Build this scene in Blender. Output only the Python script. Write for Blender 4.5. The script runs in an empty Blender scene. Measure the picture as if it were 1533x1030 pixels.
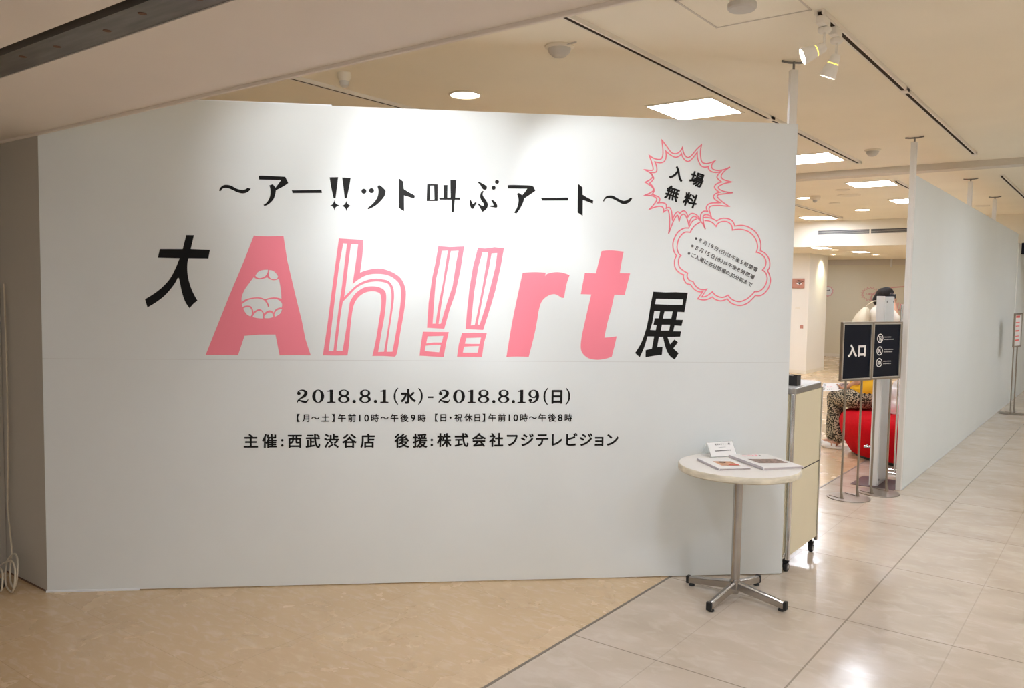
import bpy, bmesh, math, random
from math import sin, cos, pi, radians, atan2, hypot
from mathutils import Vector, Matrix, Quaternion

random.seed(7)
scene = bpy.context.scene
COL = scene.collection

# ------------------------------------------------------------------ camera
CAM_H = 1.6
YAW, PITCH, ROLL = radians(36.965), radians(-3.658), radians(0.861)
cam_data = bpy.data.cameras.new('camera')
cam_data.sensor_width = 36.0
cam_data.lens = 28.99
cam_data.clip_end = 200
cam = bpy.data.objects.new('camera', cam_data)
COL.objects.link(cam)
_f = Vector((-sin(YAW)*cos(PITCH), cos(YAW)*cos(PITCH), sin(PITCH)))
_r0 = Vector((cos(YAW), sin(YAW), 0))
_u0 = _r0.cross(_f)
_r = cos(ROLL)*_r0 + sin(ROLL)*_u0
_u = -sin(ROLL)*_r0 + cos(ROLL)*_u0
cam.matrix_world = Matrix(((_r.x, _u.x, -_f.x, 0), (_r.y, _u.y, -_f.y, 0),
                           (_r.z, _u.z, -_f.z, CAM_H), (0, 0, 0, 1)))
scene.camera = cam

# ------------------------------------------------------------------ world, view
world = bpy.data.worlds.new('world')
world.use_nodes = True
world.node_tree.nodes['Background'].inputs[0].default_value = (0.95, 1.0, 1.08, 1)
world.node_tree.nodes['Background'].inputs[1].default_value = 0.43
scene.world = world
vs = scene.view_settings
vs.view_transform = 'Standard'
vs.look = 'None'
vs.exposure = 0.0
vs.gamma = 1.0
vs.use_curve_mapping = False
scene.cycles.max_bounces = 10
scene.cycles.diffuse_bounces = 6
scene.cycles.sample_clamp_indirect = 6.0
scene.cycles.caustics_reflective = False
scene.cycles.caustics_refractive = False

PANEL_GLOW = 35.0      # square ceiling lights
DOWN_GLOW = 24.0       # round downlights
SPOT_WATTS = 38.0      # track spots
LAMP_WHITE = (0.94, 1.0, 1.13, 1)
FILL_GLOW = 24.0    # dimmer unseen fill lights added behind the viewer

# ------------------------------------------------------------------ materials
def mat(name, col, rough=0.5, metal=0.0, spec=0.5, noise=0.0, nscale=8.0, stretch=(1, 1, 1), bump=0.0, bscale=60.0,
        emit=None, alpha=1.0, trans=0.0):
    m = bpy.data.materials.new(name)
    m.use_nodes = True
    nt = m.node_tree
    b = nt.nodes['Principled BSDF']
    b.inputs['Base Color'].default_value = (*col, 1)
    b.inputs['Roughness'].default_value = rough
    b.inputs['Metallic'].default_value = metal
    b.inputs['Specular IOR Level'].default_value = spec
    if trans: b.inputs['Transmission Weight'].default_value = trans
    if alpha < 1: b.inputs['Alpha'].default_value = alpha
    if emit:
        b.inputs['Emission Color'].default_value = emit[0]
        b.inputs['Emission Strength'].default_value = emit[1]
    if noise or bump:
        tc = nt.nodes.new('ShaderNodeTexCoord')
        mp = nt.nodes.new('ShaderNodeMapping')
        mp.inputs['Scale'].default_value = stretch
        nt.links.new(tc.outputs['Object'], mp.inputs['Vector'])
    if noise:
        n = nt.nodes.new('ShaderNodeTexNoise')
        n.inputs['Scale'].default_value = nscale
        n.inputs['Detail'].default_value = 5
        nt.links.new(mp.outputs[0], n.inputs['Vector'])
        r = nt.nodes.new('ShaderNodeValToRGB')
        r.color_ramp.elements[0].position = 0.3
        r.color_ramp.elements[1].position = 0.7
        r.color_ramp.elements[0].color = (*[c*(1-noise) for c in col], 1)
        r.color_ramp.elements[1].color = (*[min(1, c*(1+noise)) for c in col], 1)
        nt.links.new(n.outputs['Fac'], r.inputs[0])
        nt.links.new(r.outputs[0], b.inputs['Base Color'])
    if bump:
        n2 = nt.nodes.new('ShaderNodeTexNoise')
        n2.inputs['Scale'].default_value = bscale
        nt.links.new(mp.outputs[0], n2.inputs['Vector'])
        bp = nt.nodes.new('ShaderNodeBump')
        bp.inputs['Strength'].default_value = bump
        bp.inputs['Distance'].default_value = 0.01
        nt.links.new(n2.outputs['Fac'], bp.inputs['Height'])
        nt.links.new(bp.outputs[0], b.inputs['Normal'])
    return m

def glow(name, col, s):
    m = bpy.data.materials.new(name)
    m.use_nodes = True
    nt = m.node_tree
    nt.nodes.clear()
    e = nt.nodes.new('ShaderNodeEmission')
    e.inputs[0].default_value = col
    e.inputs[1].default_value = s
    o = nt.nodes.new('ShaderNodeOutputMaterial')
    nt.links.new(e.outputs[0], o.inputs[0])
    return m

def vinyl_floor(name, base, light, dark, xs, xstep, y0, ystep, jw, jcol, jx2=None, rough=0.2, streaks=.6, vein=(.8, 1.3, 1), jdark=.72, vscale=9.0):
    """Marbled sheet tiles: streaky veins, hairline joints; world coordinates."""
    m = bpy.data.materials.new(name)
    m.use_nodes = True
    nt = m.node_tree
    L = nt.links.new
    b = nt.nodes['Principled BSDF']
    geo = nt.nodes.new('ShaderNodeNewGeometry')
    sep = nt.nodes.new('ShaderNodeSeparateXYZ')
    L(geo.outputs['Position'], sep.inputs[0])
    def math_(op, a, c=None):
        n = nt.nodes.new('ShaderNodeMath'); n.operation = op
        for i, v in enumerate((a, c)):
            if v is None: continue
            if isinstance(v, (int, float)): n.inputs[i].default_value = v
            else: L(v, n.inputs[i])
        return n.outputs[0]
    def joint(sock, off, step, w):
        t = math_('FRACT', math_('DIVIDE', math_('SUBTRACT', sock, off - 100*step), step))
        d = math_('ABSOLUTE', math_('SUBTRACT', t, 0.5))
        return math_('GREATER_THAN', d, 0.5 - w/step)
    j = math_('MAXIMUM', joint(sep.outputs[0], xs, xstep, jw), joint(sep.outputs[1], y0, ystep, jw*0.8))
    if jx2 is not None:
        j = math_('MAXIMUM', j, math_('MULTIPLY', joint(sep.outputs[0], jx2, xstep, jw*0.6), 0.3))
    def noise(scale, sc, detail=6, dist=0.0):
        mp = nt.nodes.new('ShaderNodeMapping'); mp.inputs['Scale'].default_value = sc
        L(geo.outputs['Position'], mp.inputs['Vector'])
        n = nt.nodes.new('ShaderNodeTexNoise'); n.inputs['Scale'].default_value = scale
        n.inputs['Detail'].default_value = detail; n.inputs['Distortion'].default_value = dist
        L(mp.outputs[0], n.inputs['Vector'])
        return n.outputs['Fac']
    def ramp(f, p0, c0, p1, c1):
        r = nt.nodes.new('ShaderNodeValToRGB')
        r.color_ramp.elements[0].position = p0; r.color_ramp.elements[0].color = (*c0, 1)
        r.color_ramp.elements[1].position = p1; r.color_ramp.elements[1].color = (*c1, 1)
        L(f, r.inputs[0]); return r.outputs[0]
    def mix(f, a, c):
        n = nt.nodes.new('ShaderNodeMix'); n.data_type = 'RGBA'
        if isinstance(f, (int, float)): n.inputs[0].default_value = f
        else: L(f, n.inputs[0])
        for s, v in ((6, a), (7, c)):
            if isinstance(v, tuple): n.inputs[s].default_value = (*v, 1)
            else: L(v, n.inputs[s])
        return n.outputs[2]
    clouds = ramp(noise(3.4, (.8, 1.2, 1), 7, 0.5), 0.30, dark, 0.66, base)
    streak = math_('MULTIPLY', ramp(noise(vscale, vein, 6, .9), 0.50, (0, 0, 0), 0.80, (1, 1, 1)), streaks)
    c = mix(streak, clouds, light)
    fine = math_('MULTIPLY', ramp(noise(42.0, (0.5, 1.2, 1), 3), 0.62, (0, 0, 0), 0.72, (1, 1, 1)), 0.16)
    c = mix(fine, c, dark)
    c = mix(math_('MULTIPLY', j, jdark), c, jcol)
    L(c, b.inputs['Base Color'])
    rr = ramp(noise(3.0, (1, 1, 1), 5, 0.3), 0.3, (rough*0.75,)*3, 0.7, (rough*1.35,)*3)
    L(rr, b.inputs['Roughness'])
    b.inputs['Specular IOR Level'].default_value = 0.5
    bp = nt.nodes.new('ShaderNodeBump'); bp.inputs['Strength'].default_value = 0.10; bp.inputs['Distance'].default_value = 0.012
    L(noise(8.0, (1, 1, 1), 4), bp.inputs['Height'])
    L(bp.outputs[0], b.inputs['Normal'])
    return m

M = {}
M['floor_grey'] = vinyl_floor('marbled grey vinyl', (.60, .51, .415), (.69, .62, .53), (.515, .43, .335), -1.06, 1.0, 0.195, 1.0, 0.0042, (.20, .16, .12), -0.59, 0.17)
M['floor_tan'] = vinyl_floor('marbled tan vinyl', (.655, .485, .297), (.75, .60, .42), (.615, .445, .262), -2.02, 0.96, 1.91, 0.48, 0.002, (.42, .29, .16), None, 0.24, .9, (.55, 1.35, 1), .45, 20.0)
M['ceiling'] = mat('cream ceiling paint', (.88, .81, .665), 0.75, noise=.025, nscale=1.5)
M['soffit'] = mat('beige soffit paint', (.82, .745, .655), 0.6, noise=.02, nscale=2)
M['beam'] = mat('greyish beam paint', (.66, .60, .51), 0.7)
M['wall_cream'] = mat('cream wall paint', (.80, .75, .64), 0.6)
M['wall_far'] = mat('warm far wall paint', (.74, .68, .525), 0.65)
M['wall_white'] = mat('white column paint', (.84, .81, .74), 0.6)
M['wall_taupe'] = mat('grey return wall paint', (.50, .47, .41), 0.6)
M['sign_wall'] = mat('cool white panel laminate', (.76, .80, .80), 0.42, noise=.012, nscale=3, bump=.02, bscale=180)
M['partition'] = mat('pale grey partition laminate', (.745, .79, .775), 0.6, noise=.01, nscale=2)
M['seam'] = mat('panel seam', (.60, .61, .60), 0.6)
M['edge_white'] = mat('white plastic strip', (.86, .90, .94), 0.35)
M['post_white'] = mat('white steel post', (.80, .79, .76), 0.4)
M['bracket'] = mat('grey steel bracket', (.25, .24, .22), 0.45, metal=.6)
M['pink'] = mat('pink vinyl', (.93, .25, .325), 0.4)
M['pink_line'] = mat('pink vinyl line', (.90, .22, .29), 0.4)
M['black'] = mat('black vinyl', (.008, .0075, .007), 0.5, spec=.18)
M['print_black'] = mat('black print', (.015, .015, .015), 0.6, spec=.2)
M['print_grey'] = mat('grey print', (.10, .095, .095), 0.6, spec=.2)
M['metal_dark'] = mat('dark shutter steel', (.16, .145, .125), 0.42, metal=.5, noise=.25, nscale=12, stretch=(.4, 3, 1))
M['rust'] = mat('rust stain', (.16, .07, .035), 0.7)
M['void'] = mat('black gap', (.004, .004, .004), 0.9)
M['track_white'] = mat('cream track enamel', (.80, .75, .66), 0.4)
M['track_slot'] = mat('dark track slot', (.045, .032, .022), 0.8, spec=.1)
M['lamp_body'] = mat('cream lamp enamel', (.80, .76, .68), 0.35)
M['plastic_cream'] = mat('cream plastic', (.78, .71, .58), 0.45)
M['plastic_grey'] = mat('grey plastic', (.55, .52, .47), 0.45)
M['panel_glow'] = glow('square light diffuser', LAMP_WHITE, PANEL_GLOW)
M['fill_glow'] = glow('unseen fill light diffuser', LAMP_WHITE, FILL_GLOW)
M['down_glow'] = glow('downlight diffuser', (1.0, .94, .84, 1), DOWN_GLOW)
M['spot_glow'] = glow('spot lens', (1.0, .93, .82, 1), 14)
M['vent_glow'] = glow('lamp light through vent slots', (1.0, .72, .12, 1), 2.2)
M['table_top'] = mat('off white table laminate', (.82, .79, .74), 0.45, noise=.02, nscale=6)
M['table_edge'] = mat('chipped cream table edge', (.68, .62, .48), 0.6, noise=.18, nscale=14, stretch=(1, 1, 3))
M['chrome'] = mat('worn chrome', (.44, .42, .40), 0.20, metal=1.0, noise=.12, nscale=9)
M['chrome_bright'] = mat('bright chrome', (.72, .71, .70), 0.16, metal=1.0)
M['rubber'] = mat('black rubber', (.012, .012, .012), 0.5)
M['caster_hub'] = mat('grey caster hub', (.42, .41, .38), 0.4)
M['cab_cream'] = mat('cream laminate', (.74, .665, .47), 0.42, noise=.015, nscale=4)
M['cab_top'] = mat('grey counter laminate', (.42, .42, .40), 0.35)
M['cab_edge'] = mat('grey metal edging', (.38, .37, .35), 0.3, metal=.8)
M['box_black'] = mat('black card', (.018, .018, .018), 0.55)
M['bronze'] = mat('brushed brown steel', (.33, .285, .235), 0.36, metal=.85, noise=.08, nscale=20)
M['sign_black'] = mat('black sign face', (.007, .009, .017), 0.3, spec=.12)
M['sign_white'] = mat('white sign print', (.93, .92, .89), 0.5)
M['silver_bead'] = mat('silver frame bead', (.62, .60, .56), 0.35, metal=.7)
M['board_white'] = mat('white panel board', (.80, .79, .77), 0.4)
M['red'] = mat('red wool upholstery', (.56, .003, .010), 0.8, spec=.12, noise=.07, nscale=40, bump=.12, bscale=500)
M['paper'] = mat('white paper', (.84, .83, .81), 0.6)
M['edge_shade'] = mat('page edge shade tone', (.40, .33, .34), 0.7)
M['spine'] = mat('grey lilac shaded spine', (.50, .46, .49), .6)
M['acrylic'] = mat('clear acrylic', (.80, .84, .84), 0.06, alpha=.28)
M['bag_clear'] = mat('clear plastic bag', (.90, .90, .92), 0.18, alpha=.55, bump=.6, bscale=25)
M['canvas'] = mat('cream canvas', (.70, .62, .46), 0.85, bump=.2, bscale=200)
M['skin'] = mat('skin', (.55, .30, .19), 0.5)
M['hair'] = mat('dark hair', (.014, .010, .008), 0.65, spec=.2, noise=.4, nscale=30, stretch=(6, 6, .6))
M['hair_brown'] = mat('brown hair', (.06, .03, .016), 0.5, noise=.4, nscale=30, stretch=(6, 6, .6))
M['blouse'] = mat('cream blouse', (.80, .75, .65), 0.8, bump=.15, bscale=40)
M['yellow'] = mat('yellow knit', (.83, .46, .012), 0.8, bump=.2, bscale=120)
M['skirt_dark'] = mat('dark trousers', (.03, .03, .035), 0.8)
M['shoe_white'] = mat('white shoe leather', (.78, .75, .70), 0.5)
M['eye_white'] = mat('eye white', (.85, .83, .80), 0.3)
M['lips'] = mat('lips', (.45, .13, .11), 0.5)
M['phone'] = mat('black phone', (.012, .012, .014), 0.2)
M['cable_white'] = mat('cream cable', (.62, .56, .44), 0.5)
M['plate_dark'] = mat('dark grey steel plate', (.13, .115, .095), 0.4, metal=.4)
M['grille'] = mat('dark grille', (.05, .05, .05), 0.5)
M['photo_tan'] = mat('printed tan photo', (.62, .33, .19), 0.5, noise=.3, nscale=40)
M['photo_brown'] = mat('printed brown photo', (.27, .18, .145), 0.5, noise=.6, nscale=60)
M['photo_red'] = mat('printed red patch', (.85, .12, .10), 0.5)
M['photo_skin'] = mat('printed close up of skin', (.50, .23, .17), 0.5, noise=.12, nscale=12)
M['wood_dark'] = mat('dark brown wood', (.16, .085, .045), 0.5)
M['bubble_grey'] = mat('pale grey board', (.78, .78, .74), 0.5)

def leopard():
    m = bpy.data.materials.new('black trousers with cream mottled print')
    m.use_nodes = True
    nt = m.node_tree; L = nt.links.new
    b = nt.nodes['Principled BSDF']; b.inputs['Roughness'].default_value = .8
    tc = nt.nodes.new('ShaderNodeTexCoord')
    n = nt.nodes.new('ShaderNodeTexVoronoi'); n.inputs['Scale'].default_value = 68; n.feature = 'F1'
    w = nt.nodes.new('ShaderNodeTexNoise'); w.inputs['Scale'].default_value = 110
    L(tc.outputs['Object'], n.inputs['Vector']); L(tc.outputs['Object'], w.inputs['Vector'])
    a = nt.nodes.new('ShaderNodeMath'); a.operation = 'MULTIPLY_ADD'; a.inputs[1].default_value = .8
    L(w.outputs['Fac'], a.inputs[0]); L(n.outputs['Distance'], a.inputs[2])
    r = nt.nodes.new('ShaderNodeValToRGB')
    r.color_ramp.elements[0].position = .84; r.color_ramp.elements[0].color = (.50, .43, .30, 1)
    r.color_ramp.elements[1].position = .93; r.color_ramp.elements[1].color = (.022, .02, .012, 1)
    L(a.outputs[0], r.inputs[0]); L(r.outputs[0], b.inputs['Base Color'])
    return m
M['leopard'] = leopard()

# ------------------------------------------------------------------ object helpers
def tag(o, label=None, cat=None, group=None, kind=None):
    if label: o['label'] = label
    if cat: o['category'] = cat
    if group: o['group'] = group
    if kind: o['kind'] = kind
    return o

def thing(name, label, cat, loc=(0, 0, 0), rotz=0.0, group=None):
    o = bpy.data.objects.new(name, None)
    o.empty_display_size = .1
    o.location = loc
    o.rotation_euler = (0, 0, rotz)
    COL.objects.link(o)
    return tag(o, label, cat, group)

def link(name, me, m, parent=None, label=None):
    o = bpy.data.objects.new(name, me)
    if m is not None:
        idx = [p.material_index for p in me.polygons]
        me.materials.clear()
        for x in (m if isinstance(m, (list, tuple)) else [m]): me.materials.append(x)
        if any(idx): me.polygons.foreach_set('material_index', idx)
    COL.objects.link(o)
    if parent is not None: o.parent = parent
    if label: o['label'] = label
    return o

class MB:
    """collects shapes into one mesh"""
    def __init__(self): self.bm = bmesh.new()
    def face(self, vs, mi=0):
        f = self.bm.faces.new(vs); f.material_index = mi; return f
    def box(self, x0, x1, y0, y1, z0, z1, mi=0, mtx=None):
        v = [self.bm.verts.new(p) for p in ((x0,y0,z0),(x1,y0,z0),(x1,y1,z0),(x0,y1,z0),(x0,y0,z1),(x1,y0,z1),(x1,y1,z1),(x0,y1,z1))]
        if mtx is not None:
            for q in v: q.co = mtx @ q.co
        for i in ((0,3,2,1),(4,5,6,7),(0,1,5,4),(1,2,6,5),(2,3,7,6),(3,0,4,7)): self.face([v[k] for k in i], mi)
        return self
    def rings(self, rings, cap=True, closed=False, mi=0):
        R_ = [[self.bm.verts.new(p) for p in r] for r in rings]
        n = len(R_[0])
        pairs = list(zip(R_, R_[1:])) + ([(R_[-1], R_[0])] if closed else [])
        for a, b in pairs:
            for i in range(n): self.face([a[i], a[(i+1) % n], b[(i+1) % n], b[i]], mi)
        if cap and not closed:
            self.face(list(reversed(R_[0])), mi); self.face(R_[-1], mi)
        return self
    def lathe(self, prof, c=(0, 0, 0), n=32, mi=0, cap=True, axis=None):
        q = Vector((0, 0, 1)).rotation_difference(Vector(axis)) if axis is not None else Quaternion()
        c = Vector(c)
        return self.rings([[c + q @ Vector((r*cos(2*pi*i/n), r*sin(2*pi*i/n), z)) for i in range(n)] for r, z in prof], cap, mi=mi)
    def tube(self, pts, r, n=10, closed=False, mi=0):
        pts = [Vector(p) for p in pts]
        rs = r if isinstance(r, (list, tuple)) else [r]*len(pts)
        rings, ref = [], None
        N = len(pts)
        for i, p in enumerate(pts):
            a = pts[(i-1) % N] if (i or closed) else p
            b = pts[(i+1) % N] if (i < N-1 or closed) else p
            d = (b-a).normalized()
            if ref is None:
                ref = Vector((0, 0, 1)) if abs(d.z) < .9 else Vector((1, 0, 0))
            s = (ref - d*ref.dot(d)).normalized(); ref = s
            t = d.cross(s)
            rings.append([p + rs[i]*(cos(2*pi*k/n)*s + sin(2*pi*k/n)*t) for k in range(n)])
        return self.rings(rings, True, closed, mi)
    def ball(self, c, r, n=14, mtx=None):
        r = r if isinstance(r, (list, tuple)) else (r, r, r)
        ret = bmesh.ops.create_uvsphere(self.bm, u_segments=n, v_segments=max(6, n*2//3), radius=1)
        for v in ret['verts']:
            p = Vector((v.co.x*r[0], v.co.y*r[1], v.co.z*r[2]))
            if mtx is not None: p = mtx @ p
            v.co = p + Vector(c)
        return self
    def limb(self, pts, rs, n=14):
        """rounded tapered chain for bodies"""
        self.tube(pts, rs, n)
        for p, r in zip(pts, rs): self.ball(p, r, n)
        return self
    def prism(self, poly, z0, z1, mi=0, mtx=None):
        a = [Vector((x, y, z0)) for x, y in poly]; b = [Vector((x, y, z1)) for x, y in poly]
        if mtx is not None: a = [mtx @ p for p in a]; b = [mtx @ p for p in b]
        return self.rings([a, b], True, mi=mi)
    def build(self, name, m, parent=None, smooth=False, bevel=0.0, label=None, seg=2, auto=None):
        bmesh.ops.recalc_face_normals(self.bm, faces=self.bm.faces[:])
        me = bpy.data.meshes.new(name)
        self.bm.to_mesh(me); self.bm.free()
        if smooth: me.polygons.foreach_set('use_smooth', [True]*len(me.polygons))
        o = link(name, me, m, parent, label)
        if bevel:
            md = o.modifiers.new('bevel', 'BEVEL'); md.width = bevel; md.segments = seg; md.limit_method = 'ANGLE'; md.angle_limit = radians(40)
        if auto is not None:
            me.polygons.foreach_set('use_smooth', [True]*len(me.polygons))
            me.set_sharp_from_angle(angle=radians(auto))
        return o

def box_obj(name, x0, x1, y0, y1, z0, z1, m, parent=None, bevel=0.0, label=None):
    return MB().box(x0, x1, y0, y1, z0, z1).build(name, m, parent, bevel=bevel, label=label)

def struct(o):
    o['kind'] = 'structure'
    return o

def copy_tree(o, loc=None, label=None, parent=None):
    c = o.copy(); COL.objects.link(c)
    if parent is not None: c.parent = parent
    if loc is not None: c.location = loc
    if label: c['label'] = label
    for ch in list(o.children): copy_tree(ch, parent=c)
    return c

def eval_mesh(o):
    dg = bpy.context.evaluated_depsgraph_get()
    dg.update()
    me = bpy.data.meshes.new_from_object(o.evaluated_get(dg))
    return me

# ------------------------------------------------------------------ lettering helpers
def smooth_path(pts, closed=True, sub=4):
    n = len(pts); out = []
    last = n if closed else n-1
    def P(i): return pts[i % n]
    for i in range(last):
        p, q = P(i), P(i+1)
        out.append((p[0], p[1]))
        if p[2] and q[2]: continue
        if p[2]: m0 = None
        else: m0 = ((q[0]-P(i-1)[0])/2, (q[1]-P(i-1)[1])/2)
        if q[2]: m1 = None
        else: m1 = ((P(i+2)[0]-p[0])/2, (P(i+2)[1]-p[1])/2)
        d = (q[0]-p[0], q[1]-p[1])
        if m0 is None: m0 = (1.5*d[0]-.5*m1[0], 1.5*d[1]-.5*m1[1])
        if m1 is None: m1 = (1.5*d[0]-.5*m0[0], 1.5*d[1]-.5*m0[1])
        for k in range(1, sub):
            t = k/sub; a, b, c, e = 2*t**3-3*t*t+1, t**3-2*t*t+t, -2*t**3+3*t*t, t**3-t*t
            out.append((a*p[0]+b*m0[0]+c*q[0]+e*m1[0], a*p[1]+b*m0[1]+c*q[1]+e*m1[1]))
    if not closed: out.append((pts[-1][0], pts[-1][1]))
    return out

def fill_contours(contours, depth=0.0):
    """flat filled shape (outer contour and holes) as (verts, faces) in 2D"""
    cu = bpy.data.curves.new('outline', 'CURVE'); cu.dimensions = '2D'; cu.fill_mode = 'BOTH'
    for c in contours:
        sp = cu.splines.new('POLY'); sp.points.add(len(c)-1); sp.use_cyclic_u = True
        for i, (x, y) in enumerate(c): sp.points[i].co = (x, y, 0, 1)
    o = bpy.data.objects.new('outline', cu); COL.objects.link(o)
    me = eval_mesh(o)
    V = [(v.co.x, v.co.y) for v in me.vertices]; F = [tuple(p.vertices) for p in me.polygons]
    bpy.data.objects.remove(o); bpy.data.curves.remove(cu); bpy.data.meshes.remove(me)
    return V, F

_glyphs = {}
def glyph(ch, weight=0.0):
    k = (ch, weight)
    if k not in _glyphs:
        cu = bpy.data.curves.new('type', 'FONT'); cu.body = ch; cu.size = 1.0; cu.resolution_u = 5
        o = bpy.data.objects.new('type', cu); COL.objects.link(o)
        me = eval_mesh(o)
        V = [(v.co.x, v.co.y) for v in me.vertices]; F = [tuple(p.vertices) for p in me.polygons]
        bpy.data.objects.remove(o); bpy.data.curves.remove(cu); bpy.data.meshes.remove(me)
        if V:
            cx = (min(v[0] for v in V)+max(v[0] for v in V))/2
            cy = .38 if ord(ch) > 255 else .35
            V = [(x-cx, y-cy) for x, y in V]
            if weight:      # heavier face: the same outline struck several times, slightly apart
                V0, F0 = V, F; V, F = [], []
                for q, (dx, dy) in enumerate((cos(pi*a/6), sin(pi*a/6)) for a in range(12)):
                    F += [tuple(len(V)+i for i in f) for f in F0]
                    V = V + [(x+dx*weight, y+dy*weight, q*.00009) for x, y in V0]      # each a hair in front of the last
        _glyphs[k] = (V, F)
    return _glyphs[k]

def ribbon(path, w, closed=True):
    n = len(path); V = []; F = []
    for i in range(n):
        a = path[(i-1) % n] if (closed or i) else path[i]
        b = path[(i+1) % n] if (closed or i < n-1) else path[i]
        p = path[i]
        def nrm(u, v):
            dx, dy = v[0]-u[0], v[1]-u[1]; l = hypot(dx, dy) or 1
            return (-dy/l, dx/l)
        n0 = nrm(a, p) if a != p else nrm(p, b)
        n1 = nrm(p, b) if b != p else n0
        mx, my = n0[0]+n1[0], n0[1]+n1[1]; l = hypot(mx, my)
        if l < .25: mx, my, l = n0[0], n0[1], 1
        mx, my = mx/l, my/l
        k = min(2.2, 1/max(.2, mx*n0[0]+my*n0[1]))
        V += [(p[0]+mx*k*w/2, p[1]+my*k*w/2), (p[0]-mx*k*w/2, p[1]-my*k*w/2)]
    for i in range(n if closed else n-1):
        j = (i+1) % n
        F.append((2*i, 2*i+1, 2*j+1, 2*j))
    return V, F

class Flat:
    """lettering collected in a plane; build() lays (x, y) onto a plane given by a matrix (x right, y up, z out)"""
    def __init__(self): self.V = []; self.F = []
    def add(self, V, F, s=1.0, dx=0.0, dy=0.0, rot=0.0, sx=1.0):
        b = len(self.V); c, k = cos(rot), sin(rot)
        for x, y, *z in V:
            x *= sx
            self.V.append((dx+s*(x*c-y*k), dy+s*(x*k+y*c), z[0] if z else 0.0))
        self.F += [tuple(b+i for i in f) for f in F]
        return self
    def rect(self, x0, x1, y0, y1): return self.add([(x0,y0),(x1,y0),(x1,y1),(x0,y1)], [(0,1,2,3)])
    def text(self, s, x, y, em, step=None, weight=0.0, rot=0.0):
        step = em if step is None else step
        for i, ch in enumerate(s):
            if ch == ' ': continue
            V, F = glyph(ch, weight)
            self.add(V, F, em, x+(i*step)*cos(rot), y+(i*step)*sin(rot), rot)
        return self
    def disc(self, x, y, r0, r1, n=28):
        V = []; F = []
        for i in range(n):
            a = 2*pi*i/n; V += [(x+r0*cos(a), y+r0*sin(a)), (x+r1*cos(a), y+r1*sin(a))]
        for i in range(n):
            j = (i+1) % n; F.append((2*i, 2*i+1, 2*j+1, 2*j))
        return self.add(V, F)
    def build(self, name, m, parent, mtx, label=None):
        me = bpy.data.meshes.new(name)
        me.from_pydata([mtx @ Vector(p) for p in self.V], [], self.F)
        # make every face look outwards
        bm = bmesh.new(); bm.from_mesh(me)
        out = mtx.to_3x3() @ Vector((0, 0, 1))
        bm.normal_update()
        for f in bm.faces:
            if f.normal.dot(out) < 0: f.normal_flip()
        bm.to_mesh(me); bm.free()
        return link(name, me, m, parent, label)

def plane(origin, right, up):
    r, u = Vector(right).normalized(), Vector(up).normalized()
    n = r.cross(u)
    return Matrix(((r.x, u.x, n.x, origin[0]), (r.y, u.y, n.y, origin[1]), (r.z, u.z, n.z, origin[2]), (0, 0, 0, 1)))

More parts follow.
